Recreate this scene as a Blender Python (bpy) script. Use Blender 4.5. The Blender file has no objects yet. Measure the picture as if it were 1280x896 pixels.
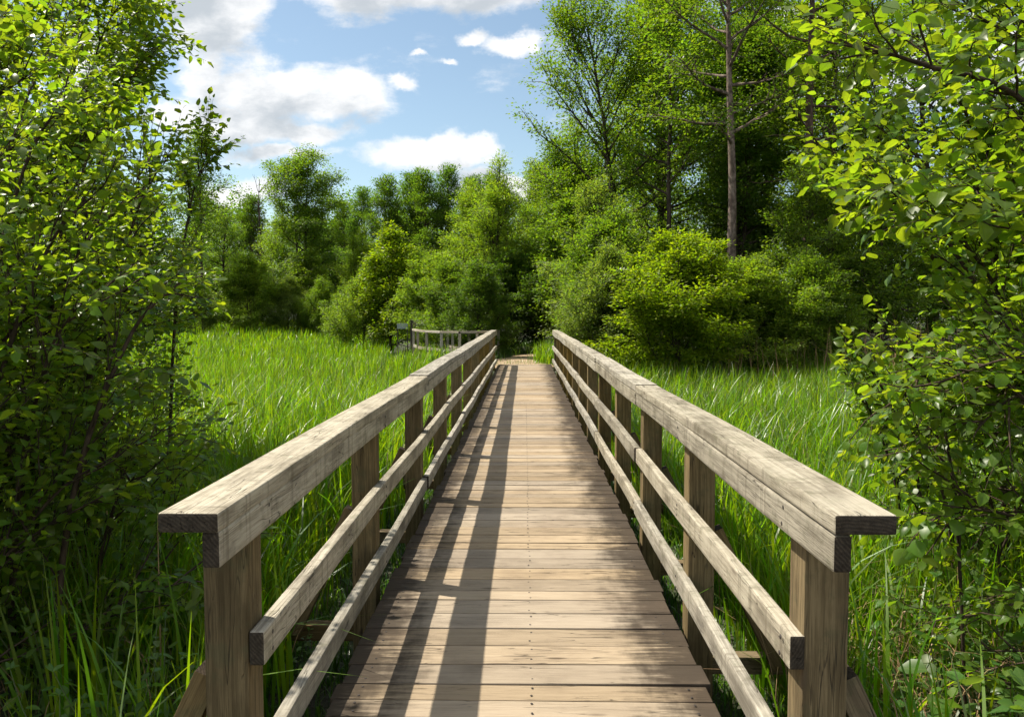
import bpy, bmesh, math, random
import numpy as np
from mathutils import Vector, Matrix

R = math.radians
scene = bpy.context.scene
COL = scene.collection
random.seed(7)

# ------------------------------------------------------------------ camera, sky, sun, exposure
CAM_H = 1.62
cam_d = bpy.data.cameras.new('camera')
cam_d.sensor_width = 36.0
cam_d.lens = 28.1
cam_d.clip_start = 0.05
cam_d.clip_end = 6000
cam = bpy.data.objects.new('camera', cam_d)
cam.location = (0, 0, CAM_H)
cam.rotation_euler = (R(90 - 3.35), 0, R(0.9))
COL.objects.link(cam)
scene.camera = cam

SUN_AZ = 68.0      # degrees to the left of straight ahead
SUN_EL = 56.5
sun_d = bpy.data.lights.new('sun', 'SUN')
sun_d.energy = 3.7
sun_d.angle = R(0.53)
sun_d.color = (1.0, 0.94, 0.81)
sun = bpy.data.objects.new('sun', sun_d)
to_sun = Vector((-math.sin(R(SUN_AZ)) * math.cos(R(SUN_EL)), math.cos(R(SUN_AZ)) * math.cos(R(SUN_EL)), math.sin(R(SUN_EL))))
sun.rotation_euler = to_sun.to_track_quat('Z', 'Y').to_euler()
sun.location = (-20, 10, 40)
COL.objects.link(sun)

scene.view_settings.view_transform = 'Standard'
scene.view_settings.look = 'None'
scene.view_settings.gamma = 1.0
scene.view_settings.exposure = 1.2
scene.view_settings.use_curve_mapping = False
cy = scene.cycles
cy.max_bounces = 9
cy.diffuse_bounces = 5
cy.glossy_bounces = 2
cy.transmission_bounces = 5
cy.transparent_max_bounces = 4
cy.caustics_reflective = False
cy.caustics_refractive = False
cy.use_adaptive_sampling = True
cy.adaptive_threshold = 0.02
cy.use_denoising = True
cy.denoiser = 'OPENIMAGEDENOISE'
cy.denoising_input_passes = 'RGB_ALBEDO_NORMAL'
cy.sample_clamp_indirect = 6.0


class NT:
    """small helper round a node tree"""
    def __init__(self, tree):
        self.t = tree
        self.n = tree.nodes
        self.l = tree.links

    def add(self, kind, **kw):
        nd = self.n.new(kind)
        for k, v in kw.items():
            if k.startswith('i_'):
                key = k[2:]
                key = int(key) if key.isdigit() else key
                nd.inputs[key].default_value = v
            else:
                setattr(nd, k, v)
        return nd

    def link(self, a, b):
        self.l.new(a, b)

    def _in(self, sock, v):
        if isinstance(v, bpy.types.NodeSocket):
            self.l.new(v, sock)
        else:
            sock.default_value = v

    def math(self, op, a, b=0.0, c=None, clamp=False):
        nd = self.n.new('ShaderNodeMath')
        nd.operation = op
        nd.use_clamp = clamp
        self._in(nd.inputs[0], a)
        self._in(nd.inputs[1], b)
        if c is not None:
            self._in(nd.inputs[2], c)
        return nd.outputs[0]

    def vmath(self, op, a, b=(0, 0, 0), scale=None):
        nd = self.n.new('ShaderNodeVectorMath')
        nd.operation = op
        self._in(nd.inputs[0], a)
        self._in(nd.inputs[1], b)
        if scale is not None:
            self._in(nd.inputs['Scale'], scale)
        return nd.outputs[0]

    def mix(self, fac, a, b, blend='MIX'):
        nd = self.n.new('ShaderNodeMix')
        nd.data_type = 'RGBA'
        nd.blend_type = blend
        self._in(nd.inputs[0], fac)
        self._in(nd.inputs[6], a)
        self._in(nd.inputs[7], b)
        return nd.outputs[2]

    def noise(self, vec, scale, detail=4, rough=0.55, dist=0.0, lac=2.0):
        nd = self.add('ShaderNodeTexNoise')
        if vec is not None:
            self.link(vec, nd.inputs['Vector'])
        nd.inputs['Scale'].default_value = scale
        nd.inputs['Detail'].default_value = detail
        nd.inputs['Roughness'].default_value = rough
        nd.inputs['Distortion'].default_value = dist
        nd.inputs['Lacunarity'].default_value = lac
        return nd.outputs[0]

    def mapr(self, v, a, b, c=0.0, d=1.0, smooth=True):
        nd = self.add('ShaderNodeMapRange')
        nd.interpolation_type = 'SMOOTHSTEP' if smooth else 'LINEAR'
        self._in(nd.inputs[0], v)
        for i, x in enumerate((a, b, c, d)):
            nd.inputs[i + 1].default_value = x
        return nd.outputs[0]

    def mapping(self, vec, loc=(0, 0, 0), scale=(1, 1, 1), rot=(0, 0, 0), kind='POINT'):
        nd = self.add('ShaderNodeMapping')
        nd.vector_type = kind
        self.link(vec, nd.inputs[0])
        nd.inputs['Location'].default_value = loc
        nd.inputs['Rotation'].default_value = rot
        nd.inputs['Scale'].default_value = scale
        return nd.outputs[0]


# ---- sky with broken cumulus, all of it a function of the direction in the sky
world = bpy.data.worlds.new('World')
scene.world = world
world.use_nodes = True
T = NT(world.node_tree)
T.n.clear()
w_out = T.add('ShaderNodeOutputWorld')
bg = T.add('ShaderNodeBackground')
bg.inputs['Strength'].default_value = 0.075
T.link(bg.outputs[0], w_out.inputs[0])
sky = T.add('ShaderNodeTexSky')
sky.sky_type = 'NISHITA'
sky.sun_disc = False
sky.sun_elevation = R(SUN_EL)
sky.sun_rotation = R(-SUN_AZ)
sky.air_density = 1.0
sky.dust_density = 0.6
sky.ozone_density = 1.6
geo = T.add('ShaderNodeTexCoord')
dirv = geo.outputs['Generated']
sep = T.add('ShaderNodeSeparateXYZ')
T.link(dirv, sep.inputs[0])
ay = T.math('MAXIMUM', sep.outputs[1], 0.05)
u = T.math('DIVIDE', sep.outputs[0], ay)
v = T.math('DIVIDE', sep.outputs[2], ay)
comb = T.add('ShaderNodeCombineXYZ')
T.link(u, comb.inputs[0])
T.link(v, comb.inputs[1])
uv = comb.outputs[0]
# (centre u, centre v, half width, half height, weight)
CLOUDS = [(-0.385, 0.355, 0.085, 0.065, 1.0), (-0.42, 0.41, 0.14, 0.05, 1.0), (-0.345, 0.375, 0.05, 0.04, 0.8), (-0.53, 0.31, 0.09, 0.07, 0.8),
          (-0.19, 0.402, 0.15, 0.050, 1.0), (-0.06, 0.405, 0.17, 0.048, 1.0), (0.04, 0.40, 0.09, 0.03, 0.8),
          (-0.31, 0.275, 0.12, 0.050, 1.0), (-0.36, 0.236, 0.14, 0.038, 1.0), (-0.225, 0.268, 0.085, 0.045, 1.0),
          (-0.27, 0.225, 0.08, 0.025, 0.9), (-0.40, 0.29, 0.05, 0.035, 0.8), (-0.145, 0.285, 0.03, 0.016, 0.75),
          (-0.02, 0.335, 0.055, 0.024, 0.9), (-0.065, 0.345, 0.03, 0.014, 0.7), (-0.115, 0.194, 0.12, 0.034, 1.0), (-0.02, 0.15, 0.10, 0.03, 0.9), (-0.30, 0.195, 0.12, 0.018, 0.7),
          (-0.06, 0.205, 0.05, 0.018, 0.8), (-0.15, 0.20, 0.06, 0.018, 0.75), (-0.36, 0.152, 0.10, 0.022, 0.85),
          (-0.05, 0.165, 0.07, 0.02, 0.8), (-0.125, 0.315, 0.014, 0.006, 0.55), (-0.09, 0.312, 0.016, 0.006, 0.55),
          (0.30, 0.28, 0.13, 0.09, 0.9), (0.33, 0.36, 0.06, 0.03, 0.8), (0.55, 0.30, 0.2, 0.08, 0.8),
          (-0.75, 0.25, 0.16, 0.09, 0.9), (-0.9, 0.45, 0.25, 0.10, 0.9), (0.9, 0.42, 0.2, 0.09, 0.8)]


def cloud_density(p):
    """billowing density at a point of the sky, from blobs broken up by noise"""
    wn = T.add('ShaderNodeTexNoise')
    T.link(p, wn.inputs['Vector'])
    wn.inputs['Scale'].default_value = 9.0
    wn.inputs['Detail'].default_value = 6
    wn.inputs['Roughness'].default_value = 0.6
    pw = T.vmath('ADD', p, T.vmath('SCALE', T.vmath('SUBTRACT', wn.outputs['Color'], (0.5, 0.5, 0.5)), scale=0.075))
    dens = None
    for (cu, cv, hw, hh, wt) in CLOUDS:
        mm = T.mapping(pw, loc=(-cu / hw, -cv / hh, 0), scale=(1 / hw, 1 / hh, 0))
        g = T.add('ShaderNodeTexGradient', gradient_type='SPHERICAL')
        T.link(mm, g.inputs[0])
        val = T.math('MULTIPLY', g.outputs[1], wt * 1.5)
        dens = val if dens is None else T.math('SMOOTH_MAX', dens, val, 0.12)
    fine = T.noise(T.mapping(p, scale=(1.0, 1.9, 1.0)), 13.0, 10, 0.66, 0.25)
    streak = T.noise(T.mapping(p, loc=(2.0, 5.0, 0), scale=(1.0, 3.6, 1.0)), 5.5, 7, 0.62, 0.3)
    dens = T.math('ADD', dens, T.math('MULTIPLY', T.math('SUBTRACT', streak, 0.5), 0.9))
    return T.math('ADD', dens, T.math('MULTIPLY', T.math('SUBTRACT', fine, 0.5), 1.25))


d1 = cloud_density(uv)
d_up = cloud_density(T.vmath('ADD', uv, (-0.012, 0.030, 0.0)))     # how much cloud lies between here and the light
# beyond the frame: unseen scattered cloud, cover and brightness raised to add fill light, also a function of direction
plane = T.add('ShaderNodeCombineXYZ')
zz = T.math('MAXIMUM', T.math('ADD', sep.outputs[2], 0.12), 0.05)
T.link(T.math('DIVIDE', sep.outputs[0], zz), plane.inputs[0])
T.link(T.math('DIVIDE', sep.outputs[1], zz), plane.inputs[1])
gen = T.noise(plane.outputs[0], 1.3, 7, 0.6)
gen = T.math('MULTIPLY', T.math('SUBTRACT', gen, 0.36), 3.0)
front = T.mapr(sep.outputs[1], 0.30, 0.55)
density = T.mix(front, gen, d1)
alpha = T.mapr(density, 0.12, 0.75)
shade_f = T.mix(front, density, T.math('ADD', T.math('MULTIPLY', d_up, 0.75), T.math('MULTIPLY', d1, 0.25)))
detail = T.noise(T.mapping(uv, loc=(1.3, 0.4, 0), scale=(1.0, 2.0, 1.0)), 17.0, 8, 0.6, 0.2)
shade_f = T.math('ADD', shade_f, T.math('MULTIPLY', T.math('SUBTRACT', detail, 0.5), 1.1))
thick = T.mapr(shade_f, 0.30, 1.30)
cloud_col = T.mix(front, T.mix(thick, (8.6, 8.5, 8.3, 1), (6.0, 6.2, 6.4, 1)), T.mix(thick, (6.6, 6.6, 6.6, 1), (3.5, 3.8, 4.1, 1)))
sky_hue = T.add('ShaderNodeHueSaturation')
sky_hue.inputs['Saturation'].default_value = 0.90
sky_hue.inputs['Value'].default_value = 1.0
T.link(sky.outputs[0], sky_hue.inputs['Color'])
sky_tint = T.mix(1.0, sky_hue.outputs[0], (0.90, 0.94, 0.88, 1), 'MULTIPLY')
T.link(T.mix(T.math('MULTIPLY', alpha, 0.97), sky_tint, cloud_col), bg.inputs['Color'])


# ------------------------------------------------------------------ tagging and mesh helpers
def tag(o, label=None, cat=None, group=None, kind=None):
    if label:
        o['label'] = label
    if cat:
        o['category'] = cat
    if group:
        o['group'] = group
    if kind:
        o['kind'] = kind
    return o


def empty(name, loc=(0, 0, 0), rz=0.0, scale=1.0):
    o = bpy.data.objects.new(name, None)
    o.location = loc
    o.rotation_euler = (0, 0, rz)
    o.scale = (scale,) * 3 if not isinstance(scale, tuple) else scale
    o.empty_display_size = 0.3
    COL.objects.link(o)
    return o


def link_mesh(name, me, parent=None):
    o = bpy.data.objects.new(name, me)
    COL.objects.link(o)
    if parent is not None:
        o.parent = parent
    return o


def np_mesh(name, verts, quads=None, tris=None, mat=None, attrs=None, smooth=False):
    """mesh from numpy arrays; attrs = {name: (n,) or (n,3) array on the points}"""
    me = bpy.data.meshes.new(name)
    verts = np.asarray(verts, dtype=np.float32)
    loops, starts, pos = [], [], 0
    if quads is not None and len(quads):
        q = np.asarray(quads, dtype=np.int32)
        loops.append(q.ravel())
        starts.append(np.arange(len(q), dtype=np.int32) * 4)
        pos = len(q) * 4
    if tris is not None and len(tris):
        t = np.asarray(tris, dtype=np.int32)
        loops.append(t.ravel())
        starts.append(pos + np.arange(len(t), dtype=np.int32) * 3)
    loops = np.concatenate(loops)
    starts = np.concatenate(starts)
    me.vertices.add(len(verts))
    me.vertices.foreach_set('co', verts.ravel())
    me.loops.add(len(loops))
    me.loops.foreach_set('vertex_index', loops)
    me.polygons.add(len(starts))
    me.polygons.foreach_set('loop_start', starts)
    if smooth:
        me.polygons.foreach_set('use_smooth', np.ones(len(starts), dtype=bool))
    for k, a in (attrs or {}).items():
        a = np.asarray(a, dtype=np.float32)
        if a.ndim == 1:
            at = me.attributes.new(k, 'FLOAT', 'POINT')
            at.data.foreach_set('value', a)
        else:
            at = me.attributes.new(k, 'FLOAT_VECTOR', 'POINT')
            at.data.foreach_set('vector', a.ravel())
    me.update(calc_edges=True)
    if mat is not None:
        me.materials.append(mat)
    return me


def unit(a):
    n = np.linalg.norm(a, axis=-1, keepdims=True)
    return a / np.maximum(n, 1e-9)


class Tubes:
    """tapered tubes along polylines, collected into one mesh"""
    def __init__(self):
        self.v, self.q, self.n = [], [], 0

    def add(self, pts, rad, k=6):
        pts = np.asarray(pts, dtype=float)
        rad = np.asarray(rad, dtype=float)
        m = len(pts)
        t = np.gradient(pts, axis=0)
        t = unit(t)
        mean = unit((pts[-1] - pts[0])[None])[0]
        ref = np.zeros(3)
        ref[int(np.argmin(np.abs(mean)))] = 1.0
        a = unit(np.cross(t, ref))
        b = np.cross(t, a)
        ang = np.arange(k) / k * 2 * math.pi
        ring = a[:, None, :] * np.cos(ang)[None, :, None] + b[:, None, :] * np.sin(ang)[None, :, None]
        vv = pts[:, None, :] + ring * rad[:, None, None]
        base = self.n
        i = np.arange(m - 1)[:, None] * k
        j = np.arange(k)[None, :]
        j2 = (j + 1) % k
        q = np.stack([i + j, i + j2, i + k + j2, i + k + j], axis=-1).reshape(-1, 4) + base
        self.v.append(vv.reshape(-1, 3))
        self.q.append(q)
        self.n += m * k

    def mesh(self, name, mat):
        return np_mesh(name, np.concatenate(self.v), quads=np.concatenate(self.q), mat=mat, smooth=True)


def catmull(ctrl, n):
    c = np.asarray(ctrl, dtype=float)
    c = np.vstack([2 * c[0] - c[1], c, 2 * c[-1] - c[-2]])
    segs = len(c) - 3
    t = np.linspace(0, segs - 1e-6, n)
    i = t.astype(int)
    f = (t - i)[:, None]
    p0, p1, p2, p3 = c[i], c[i + 1], c[i + 2], c[i + 3]
    return 0.5 * (2 * p1 + (p2 - p0) * f + (2 * p0 - 5 * p1 + 4 * p2 - p3) * f ** 2 + (3 * p1 - p0 - 3 * p2 + p3) * f ** 3)


class Leaves:
    """many leaves collected into one mesh. Each leaf: base point, direction of the midrib, normal, length"""
    def __init__(self):
        self.p, self.d, self.n, self.s = [], [], [], []

    def add(self, p, d, n, s):
        self.p.append(np.atleast_2d(p))
        self.d.append(np.atleast_2d(d))
        self.n.append(np.atleast_2d(n))
        self.s.append(np.atleast_1d(s))

    def arrays(self):
        p = np.concatenate(self.p)
        d = unit(np.concatenate(self.d))
        n = np.concatenate(self.n)
        n = unit(n - d * (n * d).sum(-1, keepdims=True))
        s = np.concatenate(self.s)
        return p, d, n, s

    def mesh_detailed(self, name, mat, rng, width=0.62, keep=None):
        """folded, curled ovate leaves of ten faces"""
        p, d, n, s = self.arrays()
        if keep is not None:
            k = keep(p)
            p, d, n, s = p[k], d[k], n[k], s[k]
        N = len(p)
        side = np.cross(d, n)
        vs = np.array([0.0, 0.10, 0.34, 0.62, 0.86, 1.0])
        ws = np.array([0.0, 0.52, 1.0, 0.88, 0.42, 0.0]) * 0.5 * width
        L = []
        for i in range(6):
            if i in (0, 5):
                L.append((vs[i], 0.0))
            else:
                L += [(vs[i], -ws[i]), (vs[i], 0.0), (vs[i], ws[i])]
        L = np.array(L)                                   # 14 verts
        curl = rng.normal(0.18, 0.22, N)[:, None]
        fold = rng.normal(0.22, 0.18, N)[:, None]
        wav = rng.normal(0.0, 0.10, N)[:, None]
        asp = rng.uniform(0.85, 1.15, N)[:, None]
        a = L[:, 0][None]
        b = L[:, 1][None] * asp
        z = -curl * a ** 2 + fold * np.abs(b) + wav * b * np.sin(a * 7)
        verts = p[:, None] + s[:, None, None] * (a[..., None] * d[:, None] + b[..., None] * side[:, None] + z[..., None] * n[:, None])
        tri = np.array([(0, 2, 1), (0, 3, 2), (10, 11, 13), (11, 12, 13)])
        quad = np.array([(1, 2, 5, 4), (2, 3, 6, 5), (4, 5, 8, 7), (5, 6, 9, 8), (7, 8, 11, 10), (8, 9, 12, 11)])
        off = (np.arange(N) * 14)[:, None, None]
        rnd = np.repeat(rng.random(N), 14)
        luv = np.zeros((N, 14, 3))
        luv[:, :, 0] = L[:, 1][None] * 2 / width
        luv[:, :, 1] = L[:, 0][None]
        return np_mesh(name, verts.reshape(-1, 3), quads=(quad[None] + off).reshape(-1, 4), tris=(tri[None] + off).reshape(-1, 3),
                       mat=mat, attrs={'rnd': rnd, 'luv': luv.reshape(-1, 3)}, smooth=True)

    def mesh_simple(self, name, mat, rng, width=0.62):
        """two faces folded along the midrib"""
        p, d, n, s = self.arrays()
        N = len(p)
        side = np.cross(d, n)
        fold = rng.normal(0.15, 0.12, N)[:, None]
        L = np.array([(0.0, 0.0), (0.45, -0.5 * width), (1.0, 0.0), (0.5, 0.5 * width)])
        a, b = L[:, 0][None], L[:, 1][None]
        z = fold * np.abs(b) - 0.12 * a ** 2
        verts = p[:, None] + s[:, None, None] * (a[..., None] * d[:, None] + b[..., None] * side[:, None] + z[..., None] * n[:, None])
        tri = np.array([(0, 2, 1), (0, 3, 2)])
        off = (np.arange(N) * 4)[:, None, None]
        return np_mesh(name, verts.reshape(-1, 3), tris=(tri[None] + off).reshape(-1, 3), mat=mat,
                       attrs={'rnd': np.repeat(rng.random(N), 4)})


# ------------------------------------------------------------------ materials
def new_mat(name):
    m = bpy.data.materials.new(name)
    m.use_nodes = True
    t = NT(m.node_tree)
    t.n.clear()
    out = t.add('ShaderNodeOutputMaterial')
    return m, t, out


def wood_mat(name, c_light, c_dark, c_grain, deck=False, stain=0.5, rough=0.75):
    """weathered timber; the grain follows each board by its own stored coordinate"""
    m, t, out = new_mat(name)
    gc = t.add('ShaderNodeAttribute', attribute_name='gc').outputs['Vector']
    rn = t.add('ShaderNodeAttribute', attribute_name='rnd').outputs['Fac']
    tc = t.add('ShaderNodeTexCoord').outputs['Object']
    # wandering grain lines, stretched along the board
    wob = t.noise(t.mapping(gc, scale=(0.9, 5.0, 5.0)), 1.0, 3, 0.5)
    gy = t.vmath('ADD', t.mapping(gc, scale=(1.2, 1, 1)), t.vmath('SCALE', t.add('ShaderNodeCombineXYZ', i_0=0.0, i_1=1.0, i_2=0.7).outputs[0], scale=t.math('MULTIPLY', wob, 0.07)))
    g1 = t.noise(t.mapping(gy, scale=(1.5, 60.0, 60.0)), 1.0, 5, 0.66)
    g2 = t.noise(t.mapping(gy, scale=(5.0, 260.0, 260.0)), 1.0, 3, 0.6)
    blot = t.noise(t.mapping(gc, scale=(2.0, 6.0, 6.0)), 1.0, 5, 0.6)
    col = t.mix(t.mapr(g1, 0.36, 0.62), c_grain, c_light)
    col = t.mix(t.math('MULTIPLY', t.mapr(g2, 0.50, 0.68), 0.6), col, c_dark)
    col = t.mix(t.math('MULTIPLY', t.mapr(blot, 0.46, 0.66), stain), col, c_dark)
    # cracks
    cr = t.noise(t.mapping(gy, scale=(1.6, 42.0, 42.0)), 1.0, 2, 0.4)
    crk = t.math('SUBTRACT', 1.0, t.mapr(t.math('ABSOLUTE', t.math('SUBTRACT', cr, 0.5)), 0.0, 0.012))
    crk = t.math('MULTIPLY', crk, t.mapr(t.noise(t.mapping(gc, scale=(1.5, 9, 9)), 1.0, 2), 0.46, 0.58))
    col = t.mix(t.math('MULTIPLY', crk, 0.75), col, (0.035, 0.028, 0.022, 1))
    # knots
    vo = t.add('ShaderNodeTexVoronoi')
    vo.inputs['Scale'].default_value = 1.0
    t.link(t.mapping(gc, scale=(2.4, 9.0, 9.0)), vo.inputs['Vector'])
    kn = t.math('SUBTRACT', 1.0, t.mapr(vo.outputs['Distance'], 0.06, 0.17))
    sepc = t.add('ShaderNodeSeparateColor')
    t.link(vo.outputs['Color'], sepc.inputs[0])
    kn = t.math('MULTIPLY', kn, t.math('GREATER_THAN', sepc.outputs[0], 0.72))
    col = t.mix(t.math('MULTIPLY', kn, 0.6), col, (0.07, 0.047, 0.03, 1))
    # each board its own tone
    hs = t.add('ShaderNodeHueSaturation')
    t.link(col, hs.inputs['Color'])
    t.link(t.mapr(rn, 0, 1, 0.80, 1.16, False), hs.inputs['Value'])
    t.link(t.mapr(t.math('FRACT', t.math('MULTIPLY', rn, 7.3)), 0, 1, 0.8, 1.15, False), hs.inputs['Saturation'])
    col = hs.outputs[0]
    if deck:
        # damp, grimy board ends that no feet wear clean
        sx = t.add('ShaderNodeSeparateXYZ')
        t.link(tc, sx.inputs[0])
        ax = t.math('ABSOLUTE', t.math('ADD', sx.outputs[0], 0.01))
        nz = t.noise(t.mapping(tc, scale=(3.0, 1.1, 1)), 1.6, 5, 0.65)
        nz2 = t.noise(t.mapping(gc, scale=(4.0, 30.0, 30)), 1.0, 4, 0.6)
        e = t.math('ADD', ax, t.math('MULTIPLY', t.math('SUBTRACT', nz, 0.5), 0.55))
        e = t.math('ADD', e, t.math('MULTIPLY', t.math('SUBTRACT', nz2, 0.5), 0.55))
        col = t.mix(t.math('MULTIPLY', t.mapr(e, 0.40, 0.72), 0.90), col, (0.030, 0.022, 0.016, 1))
        foot = t.noise(tc, 1.3, 5, 0.7)
        col = t.mix(t.math('MULTIPLY', t.mapr(foot, 0.47, 0.66), 0.28), col, (0.12, 0.085, 0.06, 1))
    else:
        lich = t.noise(tc, 9.0, 5, 0.7)
        col = t.mix(t.math('MULTIPLY', t.mapr(lich, 0.52, 0.66), 0.40), col, (0.085, 0.085, 0.045, 1))
        pale = t.noise(tc, 3.4, 4, 0.6)
        if name == 'rail_wood':
            col = t.mix(t.math('MULTIPLY', t.mapr(pale, 0.48, 0.66), 0.40), col, (0.43, 0.385, 0.305, 1))
            drip = t.noise(t.mapping(tc, scale=(8, 26.0, 1.6)), 1.0, 4, 0.6)
            col = t.mix(t.math('MULTIPLY', t.mapr(drip, 0.53, 0.68), 0.45), col, (0.10, 0.082, 0.055, 1))
    # end grain is dark; its colour also carries the shade on end faces
    eg = t.add('ShaderNodeAttribute', attribute_name='endg').outputs['Fac']
    sg = t.add('ShaderNodeSeparateXYZ')
    t.link(gc, sg.inputs[0])
    ringd = t.add('ShaderNodeCombineXYZ')
    t.link(t.math('SUBTRACT', t.math('FRACT', t.math('MULTIPLY', sg.outputs[1], 1.0)), 0.5), ringd.inputs[0])
    t.link(t.math('SUBTRACT', t.math('FRACT', t.math('MULTIPLY', sg.outputs[2], 1.0)), 0.5), ringd.inputs[1])
    rl_ = t.vmath('LENGTH', ringd.outputs[0])
    rl_ = rl_.node.outputs['Value']
    rings = t.math('SINE', t.math('ADD', t.math('MULTIPLY', rl_, 620.0), t.math('MULTIPLY', t.noise(t.mapping(gc, scale=(0, 1, 1)), 22.0, 3), 9.0)))
    ecol = t.mix(t.mapr(t.math('ADD', t.math('MULTIPLY', rings, 0.11), t.noise(t.mapping(gc, scale=(0, 1, 1)), 35.0, 5, 0.7)), 0.35, 0.9), (0.018, 0.013, 0.010, 1), (0.075, 0.056, 0.040, 1))
    col = t.mix(t.math('MULTIPLY', eg, 0.93), col, ecol)
    bs = t.add('ShaderNodeBsdfPrincipled')
    t.link(col, bs.inputs['Base Color'])
    bs.inputs['Roughness'].default_value = rough
    bs.inputs['Specular IOR Level'].default_value = 0.10
    bh = t.math('ADD', t.math('MULTIPLY', g1, 0.6), t.math('MULTIPLY', g2, 0.3))
    bh = t.math('SUBTRACT', bh, t.math('MULTIPLY', crk, 1.2))
    bp = t.add('ShaderNodeBump')
    bp.inputs['Strength'].default_value = 0.8
    bp.inputs['Distance'].default_value = 0.006
    t.link(bh, bp.inputs['Height'])
    t.link(bp.outputs[0], bs.inputs['Normal'])
    t.link(bs.outputs[0], out.inputs[0])
    return m


M_DECK = wood_mat('deck_wood', (0.345, 0.270, 0.188, 1), (0.22, 0.168, 0.115, 1), (0.312, 0.242, 0.167, 1), deck=True, stain=0.5)
M_RAIL = wood_mat('rail_wood', (0.39, 0.35, 0.28, 1), (0.13, 0.112, 0.085, 1), (0.25, 0.22, 0.172, 1), stain=0.75)
M_PALE = wood_mat('pale_wood', (0.42, 0.37, 0.29, 1), (0.2, 0.17, 0.13, 1), (0.33, 0.28, 0.21, 1), stain=0.4)
M_POST = wood_mat('post_wood', (0.215, 0.148, 0.058, 1), (0.070, 0.047, 0.018, 1), (0.120, 0.081, 0.030, 1), stain=0.6)
M_BEAM = wood_mat('beam_wood', (0.20, 0.145, 0.075, 1), (0.08, 0.055, 0.03, 1), (0.12, 0.085, 0.045, 1), stain=0.6)


def plain_mat(name, col, rough=0.6, metal=0.0, noise_amt=0.3, scale=20):
    m, t, out = new_mat(name)
    tc = t.add('ShaderNodeTexCoord').outputs['Object']
    nz = t.noise(tc, scale, 5, 0.6)
    dk = tuple(c * (1 - noise_amt) for c in col[:3]) + (1,)
    bs = t.add('ShaderNodeBsdfPrincipled')
    t.link(t.mix(t.mapr(nz, 0.3, 0.7), dk, col), bs.inputs['Base Color'])
    bs.inputs['Roughness'].default_value = rough
    bs.inputs['Metallic'].default_value = metal
    t.link(bs.outputs[0], out.inputs[0])
    return m


M_BOLT = plain_mat('bolt_iron', (0.05, 0.04, 0.035, 1), 0.6, 0.3)
M_PANEL = plain_mat('sign_panel', (0.30, 0.34, 0.33, 1), 0.4)
M_BOARD = plain_mat('notice_board', (0.16, 0.12, 0.085, 1), 0.7)
M_DARKPOST = plain_mat('dark_post', (0.045, 0.035, 0.028, 1), 0.8)


def leaf_mat(name, diff, trans, use_obj_color=False, veins=False, gloss=0.35, rough=0.42, var=0.35, mixf=0.5, yellow=0.25):
    """thin leaf: reflects on top, glows yellow-green when lit from behind"""
    m, t, out = new_mat(name)
    rn = t.add('ShaderNodeAttribute', attribute_name='rnd').outputs['Fac']
    if use_obj_color:
        base = t.add('ShaderNodeObjectInfo').outputs['Color']
        dcol = base
        tcol = t.mix(1.0, base, (trans[0], trans[1], trans[2], 1), 'MULTIPLY')
    else:
        rgb = t.add('ShaderNodeRGB')
        rgb.outputs[0].default_value = (*diff, 1)
        dcol = rgb.outputs[0]
        rgb2 = t.add('ShaderNodeRGB')
        rgb2.outputs[0].default_value = (*trans, 1)
        tcol = rgb2.outputs[0]
    val = t.mapr(rn, 0, 1, 1 - var, 1 + var, False)
    r2 = t.math('FRACT', t.math('MULTIPLY', rn, 13.7))
    hue = t.mapr(r2, 0, 1, 0.5 - 0.045 * yellow * 2, 0.5 + 0.02, False)

    def vary(c):
        h = t.add('ShaderNodeHueSaturation')
        t.link(c, h.inputs['Color'])
        t.link(val, h.inputs['Value'])
        t.link(hue, h.inputs['Hue'])
        return h.outputs[0]
    dcol, tcol = vary(dcol), vary(tcol)
    if veins:
        luv = t.add('ShaderNodeAttribute', attribute_name='luv').outputs['Vector']
        sx = t.add('ShaderNodeSeparateXYZ')
        t.link(luv, sx.inputs[0])
        ax = t.math('ABSOLUTE', sx.outputs[0])
        mid = t.math('SUBTRACT', 1.0, t.mapr(ax, 0.03, 0.10))
        ph = t.math('SUBTRACT', t.math('MULTIPLY', sx.outputs[1], 7.5), t.math('MULTIPLY', ax, 2.2))
        sv = t.mapr(t.math('ABSOLUTE', t.math('SUBTRACT', t.math('FRACT', ph), 0.5)), 0.38, 0.5)
        vein = t.math('MAXIMUM', mid, t.math('MULTIPLY', sv, 0.5))
        dcol = t.mix(t.math('MULTIPLY', vein, 0.35), dcol, (0.16, 0.22, 0.06, 1))
        tcol = t.mix(t.math('MULTIPLY', vein, 0.35), tcol, (0.10, 0.16, 0.02, 1))
    df = t.add('ShaderNodeBsdfDiffuse')
    t.link(dcol, df.inputs[0])
    tr = t.add('ShaderNodeBsdfTranslucent')
    t.link(tcol, tr.inputs[0])
    mx = t.add('ShaderNodeMixShader')
    mx.inputs[0].default_value = mixf
    t.link(df.outputs[0], mx.inputs[1])
    t.link(tr.outputs[0], mx.inputs[2])
    gl = t.add('ShaderNodeBsdfGlossy')
    gl.inputs['Roughness'].default_value = rough
    gl.inputs['Color'].default_value = (0.95, 0.95, 0.9, 1)
    fr = t.add('ShaderNodeFresnel')
    fr.inputs['IOR'].default_value = 1.4
    mg = t.add('ShaderNodeMixShader')
    t.link(t.math('MINIMUM', t.math('MULTIPLY', fr.outputs[0], gloss), 0.10 * gloss + 0.02), mg.inputs[0])
    t.link(mx.outputs[0], mg.inputs[1])
    t.link(gl.outputs[0], mg.inputs[2])
    t.link(mg.outputs[0], out.inputs[0])
    return m


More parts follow.
